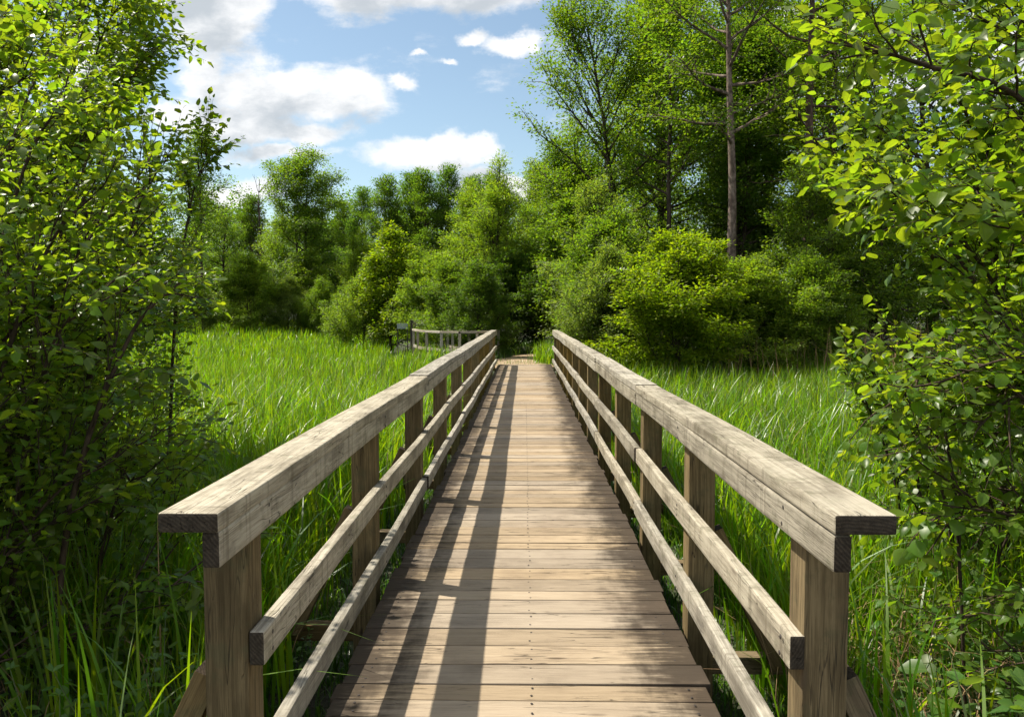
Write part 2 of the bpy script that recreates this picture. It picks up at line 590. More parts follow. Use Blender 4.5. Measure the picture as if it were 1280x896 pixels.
M_LEAF_NEAR = leaf_mat('near_leaf', (0.064, 0.120, 0.011), (0.36, 0.52, 0.012), veins=True, gloss=0.5, rough=0.36, mixf=0.5)
M_LEAF_FAR = leaf_mat('crown_leaf', (0, 0, 0), (2.8, 3.0, 0.6), use_obj_color=True, gloss=0.3, rough=0.45, mixf=0.5)
M_GRASS = leaf_mat('marsh_grass_blade', (0.066, 0.148, 0.004), (0.25, 0.47, 0.005), gloss=0.4, rough=0.42, var=0.45, mixf=0.5, yellow=0.45)
M_HERB = leaf_mat('herb_leaf', (0.055, 0.12, 0.02), (0.22, 0.38, 0.03), veins=True, gloss=0.6, rough=0.4, mixf=0.45)
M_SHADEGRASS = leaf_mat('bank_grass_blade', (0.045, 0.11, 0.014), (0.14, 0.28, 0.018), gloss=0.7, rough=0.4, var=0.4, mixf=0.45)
M_DRY = leaf_mat('dry_stalk', (0.30, 0.19, 0.10), (0.2, 0.14, 0.06), gloss=0.3, rough=0.5, var=0.35, mixf=0.2, yellow=0.1)


def bark_mat(name, c1, c2, scale=14.0, stretch=5.0):
    m, t, out = new_mat(name)
    tc = t.add('ShaderNodeTexCoord').outputs['Object']
    n1 = t.noise(t.mapping(tc, scale=(1, 1, 1 / stretch)), scale, 6, 0.65)
    n2 = t.noise(tc, 2.0, 3, 0.5)
    col = t.mix(t.mapr(n1, 0.35, 0.68), c2, c1)
    col = t.mix(t.math('MULTIPLY', t.mapr(n2, 0.45, 0.7), 0.5), col, c2)
    bs = t.add('ShaderNodeBsdfPrincipled')
    t.link(col, bs.inputs['Base Color'])
    bs.inputs['Roughness'].default_value = 0.9
    bs.inputs['Specular IOR Level'].default_value = 0.15
    bp = t.add('ShaderNodeBump')
    bp.inputs['Strength'].default_value = 0.6
    bp.inputs['Distance'].default_value = 0.02
    t.link(n1, bp.inputs['Height'])
    t.link(bp.outputs[0], bs.inputs['Normal'])
    t.link(bs.outputs[0], out.inputs[0])
    return m


M_BARK = bark_mat('dark_bark', (0.085, 0.065, 0.048, 1), (0.035, 0.026, 0.02, 1))
M_BARK_PALE = bark_mat('pale_bark', (0.25, 0.19, 0.155, 1), (0.075, 0.052, 0.042, 1), 7.0, 1.4)
M_BARK_PINE = bark_mat('brown_bark', (0.15, 0.095, 0.07, 1), (0.05, 0.035, 0.028, 1), 9.0, 3.0)
M_TWIG = bark_mat('twig_bark', (0.085, 0.06, 0.04, 1), (0.035, 0.025, 0.018, 1), 30.0, 3.0)
M_STEM = plain_mat('green_stem', (0.09, 0.13, 0.035, 1), 0.6)


# ------------------------------------------------------------------ the ground
def sstep(a, b, x):
    t = np.clip((np.asarray(x, dtype=float) - a) / (b - a), 0, 1)
    return t * t * (3 - 2 * t)


def path_x(y):
    """centre line of the dirt path beyond the bridge"""
    y = np.asarray(y, dtype=float)
    return -0.05 + 0.05 * np.maximum(y - 27.0, 0) ** 2


def ground_z(x, y):
    x = np.asarray(x, dtype=float)
    y = np.asarray(y, dtype=float)
    z = -0.62 + 0.05 * np.sin(x * 0.9 + 1.3) * np.cos(y * 0.7) + 0.03 * np.sin(x * 2.3) * np.sin(y * 1.9 + 0.5)
    # firm bank where the bridge lands, to the right of the wet meadow
    bank = sstep(21.5, 25.0, y) * sstep(-6.0, -2.0, x + 0.0 * y)
    bank = np.maximum(bank, sstep(23.0, 27.0, y) * sstep(1.0, 3.0, x))
    z = z * (1 - bank) + (-0.06 + 0.02 * np.sin(x * 1.1) * np.cos(y * 0.8)) * bank
    # the meadow rises a little to the far wood
    z = z + 0.75 * sstep(25, 70, y) * (1 - bank)
    z = z + 0.5 * sstep(30, 90, y)
    return z


gx = np.concatenate([-np.geomspace(2500, 62, 22), np.linspace(-60, 60, 161), np.geomspace(62, 2500, 22)])
gy = np.concatenate([-np.geomspace(2500, 13, 18), np.linspace(-12, 92, 141), np.geomspace(94, 2500, 22)])
GX, GY = np.meshgrid(gx, gy)
gv = np.stack([GX, GY, ground_z(GX, GY)], -1).reshape(-1, 3)
nx, ny = len(gx), len(gy)
ii, jj = np.meshgrid(np.arange(nx - 1), np.arange(ny - 1))
b0 = (jj * nx + ii).ravel()
gq = np.stack([b0, b0 + 1, b0 + nx + 1, b0 + nx], -1)
m, t, out = new_mat('marsh_soil')
tc = t.add('ShaderNodeTexCoord').outputs['Object']
n1 = t.noise(tc, 1.7, 7, 0.7)
n2 = t.noise(tc, 14.0, 5, 0.65)
col = t.mix(t.mapr(n1, 0.35, 0.65), (0.03, 0.026, 0.016, 1), (0.035, 0.05, 0.014, 1))
col = t.mix(t.math('MULTIPLY', t.mapr(n2, 0.5, 0.7), 0.6), col, (0.075, 0.06, 0.035, 1))
bs = t.add('ShaderNodeBsdfPrincipled')
t.link(col, bs.inputs['Base Color'])
bs.inputs['Roughness'].default_value = 0.85
bp = t.add('ShaderNodeBump')
bp.inputs['Distance'].default_value = 0.05
t.link(n2, bp.inputs['Height'])
t.link(bp.outputs[0], bs.inputs['Normal'])
t.link(bs.outputs[0], out.inputs[0])
M_SOIL = m
tag(link_mesh('ground', np_mesh('ground', gv, quads=gq, mat=M_SOIL, smooth=True)), kind='structure')

# dirt path
m, t, out = new_mat('dirt')
tc = t.add('ShaderNodeTexCoord').outputs['Object']
n1 = t.noise(tc, 1.1, 6, 0.65)
n2 = t.noise(tc, 40.0, 4, 0.7)
col = t.mix(t.mapr(n1, 0.3, 0.7), (0.42, 0.30, 0.19, 1), (0.32, 0.22, 0.135, 1))
col = t.mix(t.math('MULTIPLY', t.mapr(n2, 0.5, 0.68), 0.55), col, (0.13, 0.09, 0.055, 1))
bs = t.add('ShaderNodeBsdfPrincipled')
t.link(col, bs.inputs['Base Color'])
bs.inputs['Roughness'].default_value = 0.95
bp = t.add('ShaderNodeBump')
bp.inputs['Distance'].default_value = 0.03
t.link(n2, bp.inputs['Height'])
t.link(bp.outputs[0], bs.inputs['Normal'])
t.link(bs.outputs[0], out.inputs[0])
M_DIRT = m
py = np.linspace(24.35, 35, 50)
pc = path_x(py)
hw = np.where(py < 26.5, 1.10, 0.85) + 0.10 * np.sin(py * 2.1)
cols = np.linspace(-1, 1, 9)
PX = pc[:, None] + hw[:, None] * cols[None] + 0.03 * np.sin(py[:, None] * 5 + cols[None] * 9)
PY = np.repeat(py[:, None], 9, 1)
PZ = ground_z(PX, PY) + 0.045 - 0.03 * np.abs(cols[None]) ** 2 + 0.008 * np.sin(PX * 9) * np.cos(PY * 7)
pv = np.stack([PX, PY, PZ], -1).reshape(-1, 3)
ii, jj = np.meshgrid(np.arange(8), np.arange(len(py) - 1))
b0 = (jj * 9 + ii).ravel()
pq = np.stack([b0, b0 + 1, b0 + 10, b0 + 9], -1)
tag(link_mesh('path', np_mesh('path', pv, quads=pq, mat=M_DIRT, smooth=True)), kind='structure')


# ------------------------------------------------------------------ timber building
class Timber:
    """bevelled boards collected into one mesh, each with grain coordinates, tone and end grain"""
    def __init__(self, seed=0):
        self.bm = bmesh.new()
        self.gc = self.bm.verts.layers.float_vector.new('gc')
        self.rn = self.bm.verts.layers.float.new('rnd')
        self.eg = self.bm.faces.layers.float.new('endg')
        self.rng = random.Random(seed)

    def board(self, p0, p1, w, h, up=(0, 0, 1), bevel=0.004, nseg=1, warp=0.0, tone=None, roll=0.0):
        """board whose long axis runs from p0 to p1; w = width across, h = thickness along 'up'"""
        p0, p1 = Vector(p0), Vector(p1)
        ax = (p1 - p0)
        L = ax.length
        ax.normalize()
        side = Vector(up).cross(ax).normalized()
        upv = ax.cross(side).normalized()
        if roll:
            q = Matrix.Rotation(roll, 3, ax)
            side, upv = q @ side, q @ upv
        bm = bmesh.new()
        ge = bmesh.ops.create_cube(bm, size=1.0)
        for vv in bm.verts:
            vv.co = Vector((vv.co.x * L, vv.co.y * w, vv.co.z * h))
        if nseg > 1:
            ed = [e for e in bm.edges if abs((e.verts[0].co - e.verts[1].co).x) > L * 0.5]
            bmesh.ops.subdivide_edges(bm, edges=ed, cuts=nseg - 1, use_grid_fill=True)
        if bevel:
            ed = [e for e in bm.edges if len(e.link_faces) == 2 and e.link_faces[0].normal.angle(e.link_faces[1].normal, 0) > 0.5]
            bmesh.ops.bevel(bm, geom=ed, offset=bevel, segments=2, affect='EDGES', profile=0.6)
        bm.normal_update()
        rnd = self.rng.random() if tone is None else tone
        off = Vector((self.rng.uniform(0, 40), self.rng.uniform(0, 9), self.rng.uniform(0, 9)))
        ph = self.rng.uniform(0, 6)
        mp = {}
        org = (p0 + p1) / 2
        for vv in bm.verts:
            c = vv.co
            wy = warp * math.sin(c.x * 1.7 + ph)
            wz = warp * 0.7 * math.sin(c.x * 1.1 + ph * 2)
            nv = self.bm.verts.new(org + ax * c.x + side * (c.y + wy) + upv * (c.z + wz))
            nv[self.gc] = c + off
            nv[self.rn] = rnd
            mp[vv] = nv
        for f in bm.faces:
            nf = self.bm.faces.new([mp[x] for x in f.verts])
            nf.smooth = False
            nf[self.eg] = 1.0 if abs(f.normal.x) > 0.9 else 0.0
        bm.free()

    def disc(self, c, n, r, depth=0.004, seg=10, mat_index=1):
        c, n = Vector(c), Vector(n).normalized()
        a = n.orthogonal().normalized()
        b = n.cross(a)
        r1 = [self.bm.verts.new(c + (a * math.cos(k / seg * 6.2832) + b * math.sin(k / seg * 6.2832)) * r) for k in range(seg)]
        r2 = [self.bm.verts.new(x.co + n * depth - (x.co - c) * 0.2) for x in r1]
        for k in range(seg):
            f = self.bm.faces.new((r1[k], r1[(k + 1) % seg], r2[(k + 1) % seg], r2[k]))
            f.material_index = mat_index
        f = self.bm.faces.new(r2)
        f.material_index = mat_index

    def build(self, name, mats, parent=None):
        me = bpy.data.meshes.new(name)
        self.bm.normal_update()
        self.bm.to_mesh(me)
        self.bm.free()
        for mm in mats:
            me.materials.append(mm)
        return link_mesh(name, me, parent)


# ---- the footbridge
Y_END = 24.5
HALF = 0.805
bridge = empty('footbridge', (0, 0, 0))
tag(bridge, 'long weathered timber footbridge with plank deck and railings running straight ahead', 'footbridge')

tb = Timber(3)
y = -1.6
rg = random.Random(12)
while y < Y_END - 0.1:
    w = 0.205 if rg.random() < 0.72 else 0.145
    gap = 0.007 + rg.random() ** 2 * 0.011
    e0, e1 = rg.uniform(-0.018, 0.018), rg.uniform(-0.018, 0.018)
    dz = rg.uniform(-0.003, 0.003)
    sk = rg.uniform(-0.0035, 0.0035)
    yc = y + w / 2
    tb.board((-HALF + e0, yc + sk, -0.021 + dz), (HALF + e1, yc - sk, -0.021 + rg.uniform(-0.003, 0.003)), w - gap, 0.042, bevel=0.005, roll=rg.uniform(-0.008, 0.008))
    if yc < 14:
        for nxp in (-0.70, 0.03, 0.70):
            for s in (-0.26, 0.26):
                tb.disc((nxp + rg.uniform(-.006, .006), yc + s * w + rg.uniform(-.006, .006), 0.0015 + dz), (0, 0, 1), 0.0058, 0.0015, 8)
    y += w
tb.build('deck', [M_DECK, M_BOLT], bridge)
for sx in (-0.62, 0.0, 0.62):
    tb = Timber(int(sx * 10) + 20)
    tb.board((sx, -1.6, -0.17), (sx, Y_END, -0.17), 0.09, 0.24)
    tb.build('stringer', [M_BEAM], bridge)

LEFT_POSTS = [2.58, 4.78, 6.90, 9.05, 11.3, 13.5, 15.7, 17.9, 20.1, 22.2, 24.2]
RIGHT_POSTS = [2.58, 4.36, 6.06, 7.80, 9.55, 11.3, 13.1, 14.9, 16.7, 18.5, 20.3, 22.1, 24.1]
RX = 0.842          # inner face of the rails
for side, posts, nm in ((-1, LEFT_POSTS, 'left'), (1, RIGHT_POSTS, 'right')):
    rl = empty('railing', (0, 0, 0))
    rl.parent = bridge
    rgp = random.Random(5 + side)
    # handrail cap, beam beneath it, middle and lower rail: lengths that meet on posts
    specs = [('handrail', RX, 0.168, 1.070, 0.056, 2.14), ('top_beam', RX + 0.001, 0.05, 1.011, 0.102, 2.15),
             ('middle_rail', RX, 0.05, 0.588, 0.112, 2.50), ('lower_rail', RX, 0.05, 0.186, 0.108, 2.46)]
    for (rn_, xin, wid, ztop, hgt, ystart) in specs:
        tb = Timber(hash((side, int(ztop * 1000))) % 1000)
        joints = [ystart] + [posts[k] for k in range(2, len(posts) - 1, 2)] + [Y_END - 0.15]
        for a, b in zip(joints[:-1], joints[1:]):
            j1, j2 = rgp.uniform(-0.003, 0.003), rgp.uniform(-0.003, 0.003)
            z1, z2 = rgp.uniform(-0.006, 0.006), rgp.uniform(-0.006, 0.006)
            xc = xin + wid / 2
            tb.board((side * (xc + j1), a + 0.002, ztop - hgt / 2 + z1), (side * (xc + j2), b - 0.002, ztop - hgt / 2 + z2), wid, hgt,
                     bevel=0.009, nseg=8, warp=0.005)
        if rn_ != 'handrail':
            for yp in posts[:8]:
                for dzz in (-0.028, 0.028):
                    tb.disc((side * (xin - 0.003), yp + rgp.uniform(-.012, .012), ztop - hgt / 2 + dzz), (-side, 0, 0), 0.0085, 0.003)
        tb.build(rn_, [M_RAIL, M_BOLT], rl)
    for k, yp in enumerate(posts):
        xi = RX + 0.052
        tb = Timber(100 + k + (50 if side > 0 else 0))
        gz = float(ground_z(side * xi, yp)) - 0.35
        tb.board((side * (xi + 0.07), yp, gz), (side * (xi + 0.07 + rgp.uniform(-.004, .004)), yp + rgp.uniform(-.008, .008), 1.010), 0.142, 0.142, up=(0, 1, 0), bevel=0.006)
        tb.build('post', [M_POST], rl)
        gz = float(ground_z(side * 1.4, yp))
        bz = max(-0.38, gz + 0.02) if yp < 20 else None
        if bz is not None:
            yb = yp + 0.071 + 0.049
            tb = Timber(300 + k + (50 if side > 0 else 0))
            tb.board((side * 0.30, yb, bz - 0.0), (side * 1.50, yb, bz - 0.0), 0.09, 0.10, bevel=0.005)
            tb.build('cross_beam', [M_BEAM], rl)
            tb = Timber(500 + k + (50 if side > 0 else 0))
            tb.board((side * 1.42, yp + 0.02, bz + 0.03), (side * (xi + 0.155), yp + 0.02, 0.42), 0.085, 0.085, up=(0, 1, 0), bevel=0.004)
            tb.build('brace', [M_BEAM], rl)

# ---- second boardwalk turning off to the left beyond the bridge
bw = empty('boardwalk', (-1.0, 26.5, 0))
tag(bw, 'low far boardwalk with thin pale railings curving off left behind the marsh grass', 'boardwalk')


def rel(p):
    return (p[0] + 1.0, p[1] - 26.5, p[2])


near_line = catmull([(-1.05, 27.3, 0), (-1.7, 26.7, 0), (-2.4, 26.6, 0), (-3.2, 27.5, 0), (-3.8, 28.8, 0), (-4.25, 30.6, 0)], 13)
far_line = catmull([(-0.95, 29.2, 0), (-1.6, 28.4, 0), (-2.1, 28.1, 0), (-2.5, 28.8, 0), (-2.85, 30.0, 0), (-3.2, 32.0, 0)], 13)
for li, line in enumerate((near_line, far_line)):
    tb = Timber(800 + li)
    tb2 = Timber(810 + li)
    for a, b in zip(line[:-1:2], line[2::2]):
        tb.board(rel((a[0], a[1], 0.93)), rel((b[0], b[1], 0.93)), 0.13, 0.07)
        tb2.board(rel((a[0], a[1], 0.32)), rel((b[0], b[1], 0.32)), 0.04, 0.10)
    tb.build('handrail', [M_PALE], bw)
    tb2.build('lower_rail', [M_PALE], bw)
    for k in range(0, 13, 2):
        tb = Timber(820 + li * 20 + k)
        p = line[k]
        tb.board(rel((p[0], p[1], -0.7)), rel((p[0], p[1], 0.893)), 0.09, 0.09, up=(0, 1, 0))
        tb.build('post', [M_PALE], bw)
tb = Timber(860)
for a, b, c, d in zip(near_line[:-1], near_line[1:], far_line[:-1], far_line[1:]):
    for f in np.arange(0.1, 1.0, 0.2):
        p, q = a + (b - a) * f, c + (d - c) * f
        tb.board(rel((p[0], p[1], 0.01)), rel((q[0], q[1], 0.01)), 0.12, 0.04, bevel=0)
tb.build('deck', [M_DECK], bw)

# ---- two small signs at the far edge of the meadow
sg = empty('info_sign', (-5.05, 33.0, float(ground_z(-5.05, 33))))
tag(sg, 'small pale grey panel on two thin legs at the meadow edge', 'sign')
gz0 = sg.location.z
tb = Timber(900)
tb.board((-0.22, 0, 1.02 - gz0), (0.22, 0, 1.02 - gz0), 0.03, 0.22, bevel=0.004)
tb.build('panel', [M_PANEL], sg)
for sx in (-0.205, 0.205):
    tb = Timber(901)
    tb.board((sx, 0.035, -0.3), (sx, 0.035, 1.10 - gz0), 0.04, 0.04, up=(0, 1, 0), bevel=0.003)
    tb.build('leg', [M_DARKPOST], sg)
sg = empty('notice_board', (-4.28, 31.6, float(ground_z(-4.28, 31.6))))
tag(sg, 'brown weathered notice board fixed to a dark post beside the far boardwalk', 'notice board')
gz0 = sg.location.z
tb = Timber(905)
tb.board((-0.15, -0.02, 1.15 - gz0), (0.27, -0.02, 1.15 - gz0), 0.03, 0.30, bevel=0.004)
tb.build('panel', [M_BOARD], sg)
tb = Timber(906)
tb.board((-0.20, 0.03, -0.3), (-0.20, 0.03, 1.34 - gz0), 0.09, 0.07, up=(0, 1, 0), bevel=0.004)
tb.build('post', [M_DARKPOST], sg)


# ------------------------------------------------------------------ trees
def rot_about(v, axis, ang):
    axis = axis / np.linalg.norm(axis)
    c, s = math.cos(ang), math.sin(ang)
    return v * c + np.cross(axis, v) * s + axis * np.dot(axis, v) * (1 - c)


def branch_line(p, d, L, n, rng, up=0.0, jit=0.12):
    pts = [np.array(p, float)]
    d = np.array(d, float)
    for i in range(n):
        d = d + rng.normal(0, jit, 3) + np.array([0, 0, up / n])
        d /= np.linalg.norm(d)
        pts.append(pts[-1] + d * L / n)
    return np.array(pts)


def tree_meshes(name, seed, H=12.0, base=0.3, radius=3.2, prof=None, lean=(0.0, 0.0), trunk_r=0.16, n_limb=34, limb_ang=(15, 60), sec=7,
                clump=16, spread=0.30, flat=0.45, leaf=0.13, lw=0.62, bark=None, forks=1, limb_up=0.35, gap=0.0, leaf_droop=0.3, min_s=0.25):
    """one trunk-and-limbs mesh and one crown mesh of separate leaves carried on sprays"""
    rng = np.random.default_rng(seed)
    tub = Tubes()
    lv = Leaves()
    prof = prof or (lambda t: math.sin(math.pi * min(1.0, 0.18 + 0.82 * t)) ** 0.7)
    trunks = []
    for f in range(forks):
        n = 14
        tt = np.linspace(0, 1, n)
        ph = rng.uniform(0, 6.28)
        off = np.array([math.cos(ph), math.sin(ph)]) * (0.0 if forks == 1 else H * 0.07)
        hh = H * (1.0 if f == 0 else rng.uniform(0.82, 0.98))
        wob = np.cumsum(rng.normal(0, 0.012 * H / 3, (n, 2)), axis=0) * (tt[:, None])
        xy = np.array(lean)[None] * (tt[:, None] ** 1.3) + off[None] * tt[:, None] + wob
        pts = np.column_stack([xy, tt * hh])
        rr = trunk_r * (1 - 0.88 * tt ** 0.9) * (1.0 if f == 0 else 0.75)
        rr[0] *= 1.35
        tub.add(pts, np.maximum(rr, 0.012), 9)
        trunks.append((pts, rr))
    golden = 2.39996
    az0 = rng.uniform(0, 6.28)
    for i in range(n_limb):
        pts, rr = trunks[i % forks]
        s = (i + 0.5) / n_limb
        t = base + (0.985 - base) * s ** 0.9
        ft = t * (len(pts) - 1)
        k = min(int(ft), len(pts) - 2)
        p = pts[k] + (pts[k + 1] - pts[k]) * (ft - k)
        az = az0 + i * golden + rng.normal(0, 0.35)
        el = math.radians(limb_ang[0] + (limb_ang[1] - limb_ang[0]) * s + rng.normal(0, 8))
        L = radius * prof(s) * rng.uniform(0.72, 1.18) + 0.25
        d = np.array([math.cos(az) * math.cos(el), math.sin(az) * math.cos(el), math.sin(el)])
        ln = branch_line(p, d, L, 7, rng, up=limb_up, jit=0.10)
        r0 = max(0.014, min(rr[k] * 0.62, 0.022 + 0.020 * L))
        tub.add(ln, np.linspace(r0, 0.006, 8), 5)
        ns = max(3, int(sec * (0.5 + L / radius)))
        for j in range(ns):
            sj = min_s + (1 - min_s) * (j + rng.random()) / ns
            fj = sj * 7
            kj = min(int(fj), 6)
            pj = ln[kj] + (ln[kj + 1] - ln[kj]) * (fj - kj)
            dj = ln[kj + 1] - ln[kj]
            dj = dj / np.linalg.norm(dj)
            sgn = 1 if j % 2 else -1
            d2 = rot_about(dj, np.array([0, 0, 1.0]), sgn * rng.uniform(0.45, 1.15)) + np.array([0, 0, rng.normal(0.05, 0.22)])
            d2 /= np.linalg.norm(d2)
            L2 = (0.28 + 0.36 * L * (1.1 - 0.65 * sj)) * rng.uniform(0.7, 1.2)
            l2 = branch_line(pj, d2, L2, 4, rng, up=0.12, jit=0.15)
            tub.add(l2, np.linspace(max(0.008, r0 * 0.4), 0.004, 5), 3)
            nc = max(2, int(L2 / spread * 1.5))
            if rng.random() < gap:
                continue
            for c in range(nc):
                q = l2[min(4, 1 + int(rng.random() * 4))] + rng.normal(0, spread * 0.35, 3)
                m = int(clump * 1.15 * rng.uniform(0.6, 1.4))
                off = np.clip(rng.normal(0, 1, (m, 3)), -1.7, 1.7) * np.array([spread, spread, spread * flat]) * 0.72
                hd = unit(off + rng.normal(0, spread * 0.5, (m, 3)) + d2[None] * spread)
                hd[:, 2] -= leaf_droop
                nn = np.column_stack([rng.normal(0, 0.42, m), rng.normal(0, 0.42, m), np.ones(m)])
                lv.add(q + off, hd, nn, leaf * 1.12 * rng.uniform(0.6, 1.25, m))
    return (tub.mesh(name + '_wood', bark or M_BARK), lv.mesh_simple(name + '_crown', M_LEAF_FAR, rng, lw))


PROTO = {}
round_prof = lambda t: max(0.15, math.sin(math.pi * (0.16 + 0.80 * t)) ** 0.65)
broad_low = lambda t: max(0.15, (1 - t) ** 0.55 * (0.65 + 0.35 * math.sin(min(1, t * 4) * math.pi / 2)))
vase = lambda t: 0.55 + 0.5 * math.sin(math.pi * t)
column = lambda t: 0.8 if t < 0.7 else max(0.25, 0.8 * (1 - (t - 0.7) / 0.36))
# name: (wood mesh, crown mesh); every one is grown at about the size it is used
PROTO['ash'] = tree_meshes('ash', 11, H=15, base=0.26, radius=4.3, prof=round_prof, lean=(-1.6, 0.2), trunk_r=0.22, n_limb=36, limb_ang=(8, 66),
                           sec=7, clump=20, spread=0.34, leaf=0.125, gap=0.14)
PROTO['tall'] = tree_meshes('tall', 12, H=19, base=0.24, radius=3.6, prof=vase, trunk_r=0.25, n_limb=46, limb_ang=(15, 60), sec=7, clump=20,
                            spread=0.40, leaf=0.14, forks=2, gap=0.16)
PROTO['alder'] = tree_meshes('alder', 13, H=13, base=0.30, radius=3.3, prof=round_prof, trunk_r=0.17, n_limb=46, limb_ang=(12, 62), sec=7,
                             clump=26, spread=0.38, leaf=0.14, forks=2, gap=0.05)
PROTO['slim'] = tree_meshes('slim', 14, H=13, base=0.42, radius=2.0, prof=round_prof, trunk_r=0.13, n_limb=24, limb_ang=(20, 60), sec=6, clump=15,
                            spread=0.34, leaf=0.15, gap=0.25)
PROTO['willow'] = tree_meshes('willow', 15, H=9, base=0.10, radius=3.0, prof=broad_low, trunk_r=0.14, n_limb=44, limb_ang=(20, 75), sec=8,
                              clump=22, spread=0.30, leaf=0.13, lw=0.34, forks=3, limb_up=0.6)
PROTO['sapling'] = tree_meshes('sapling', 16, H=6, base=0.08, radius=1.9, prof=broad_low, trunk_r=0.08, n_limb=36, limb_ang=(10, 70), sec=7,
                               clump=18, spread=0.26, leaf=0.13, limb_up=0.5)
PROTO['pine'] = tree_meshes('pine', 17, H=14, base=0.12, radius=3.4, prof=lambda t: max(0.12, (1 - t) ** 0.6), trunk_r=0.2, n_limb=58, limb_ang=(-4, 55), sec=7,
                            clump=19, spread=0.36, flat=0.55, leaf=0.20, lw=0.34, bark=M_BARK_PINE, limb_up=0.5, leaf_droop=-0.35)
PROTO['birch'] = tree_meshes('birch', 18, H=17, base=0.42, radius=3.2, prof=round_prof, lean=(-0.2, 0.1), trunk_r=0.20, n_limb=34, limb_ang=(5, 55), sec=7,
                             clump=16, spread=0.34, leaf=0.11, bark=M_BARK_PALE, gap=0.15, min_s=0.3)
PROTO['scots'] = tree_meshes('scots', 19, H=18, base=0.30, radius=3.4, prof=lambda t: 0.45 + 0.5 * t if t < 0.7 else 0.8 * (1.15 - t) * 2, trunk_r=0.22, n_limb=24,
                             limb_ang=(0, 45), sec=6, clump=15, spread=0.36, leaf=0.13, lw=0.4, bark=M_BARK_PINE, gap=0.3, min_s=0.45)
PROTO['hornbeam'] = tree_meshes('hornbeam', 20, H=8, base=0.06, radius=2.9, prof=broad_low, trunk_r=0.14, n_limb=52, limb_ang=(0, 62), sec=8,
                                clump=20, spread=0.27, leaf=0.11, forks=2)
PROTO['dark'] = tree_meshes('dark', 21, H=15, base=0.12, radius=3.8, prof=column, trunk_r=0.24, n_limb=52, limb_ang=(0, 58), sec=7, clump=18,
                            spread=0.36, leaf=0.14, forks=2, gap=0.22)
PROTO['bush'] = tree_meshes('bush', 22, H=4.0, base=0.02, radius=2.3, prof=lambda t: max(0.3, math.cos(t * 1.35) ** 0.6), trunk_r=0.05, n_limb=60, limb_ang=(4, 78), sec=8,
                            clump=18, spread=0.20, leaf=0.095, forks=4, limb_up=0.8)
PROTO['bushb'] = tree_meshes('bushb', 23, H=3.2, base=0.02, radius=1.7, prof=lambda t: max(0.3, math.cos(t * 1.3) ** 0.6), trunk_r=0.04, n_limb=46, limb_ang=(8, 80), sec=7,
                             clump=18, spread=0.19, leaf=0.085, lw=0.5, forks=4, limb_up=0.9)


def dead_tree(seed, H):
    rng = np.random.default_rng(seed)
    tub = Tubes()
    pts = np.column_stack([np.cumsum(rng.normal(0, 0.05, 12)), np.cumsum(rng.normal(0, 0.05, 12)), np.linspace(0, H, 12)])
    tub.add(pts, np.linspace(0.14, 0.02, 12), 7)
    for i in range(26):
        k = 5 + i % 6
        a = rng.uniform(0, 6.28)
        ln = branch_line(pts[k], (math.cos(a), math.sin(a), 0.9), rng.uniform(0.8, 2.0), 5, rng, up=0.6, jit=0.15)
        tub.add(ln, np.linspace(0.03, 0.006, 6), 4)
        for j in range(3):
            l2 = branch_line(ln[2 + j], unit((ln[3 + j] - ln[2 + j] + rng.normal(0, 0.25, 3))[None])[0], 0.6, 3, rng, up=0.3)
            tub.add(l2, np.linspace(0.012, 0.004, 4), 3)
    return tub.mesh('dead_wood', M_BARK)


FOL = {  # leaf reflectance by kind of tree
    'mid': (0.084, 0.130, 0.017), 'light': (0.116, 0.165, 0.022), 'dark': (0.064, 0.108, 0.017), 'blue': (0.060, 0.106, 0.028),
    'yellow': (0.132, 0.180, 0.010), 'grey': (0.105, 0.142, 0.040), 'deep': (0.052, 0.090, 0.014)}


def tree(proto, name, x, y, s, tint, label, cat='tree', group=None, rz=None, sz=None):
    wood, crown = PROTO[proto]
    rz = random.uniform(0, 6.28) if rz is None else rz
    sc = (s, s, s * (sz or 1.0))
    root = empty(name, (x, y, float(ground_z(x, y)) - 0.05), rz, sc)
    tag(root, label, cat, group)
    link_mesh('trunk' if cat == 'tree' else 'stems', wood, root)
    c = link_mesh('crown' if cat == 'tree' else 'foliage', crown, root)
    k = random.uniform(0.9, 1.1)
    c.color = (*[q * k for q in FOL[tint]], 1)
    return root


# --- right side, behind the bridge
tree('ash', 'broadleaf_tree', 4.3, 34.0, 0.93, 'mid', 'tall airy broadleaf tree leaning left over the bridge end', rz=0.0)
tree('tall', 'broadleaf_tree', 6.9, 39.0, 1.04, 'mid', 'tallest broadleaf tree just right of the leaning tree, reaching out of frame', rz=0.6)
tree('tall', 'broadleaf_tree', 8.0, 46.0, 0.95, 'light', 'tall pale broadleaf tree behind the tallest one', rz=2.9)
tree('birch', 'birch_tree', 7.05, 27.2, 1.0, 'mid', 'slender tree with pale bare trunk above the big round bush', rz=1.0)
tree('scots', 'pine_tree', 9.75, 27.8, 1.0, 'dark', 'straight brown-barked tall pine right of the pale trunk', rz=2.0)
tree('tall', 'broadleaf_tree', 10.5, 42.0, 0.95, 'mid', 'tall broadleaf tree seen between the pale trunk and the pine', rz=4.0)
tree('dark', 'broadleaf_tree', 12.3, 32.0, 0.92, 'mid', 'dense dark tree right of the brown pine trunk', rz=1.3)
tree('dark', 'broadleaf_tree', 17.0, 33.5, 1.0, 'dark', 'dense dark tree at the far right behind the near branches', rz=3.3)
tree('dark', 'broadleaf_tree', 14.6, 38.0, 1.15, 'mid', 'taller dark tree rising behind the two dense ones on the right', rz=5.0)
tree('dark', 'broadleaf_tree', 9.0, 35.0, 0.62, 'dark', 'shadowy low tree filling the wood behind the pale trunk', rz=0.2)
tree('dark', 'broadleaf_tree', 23.0, 32.0, 1.05, 'dark', 'dark tree at the right end of the wood edge', rz=2.2)
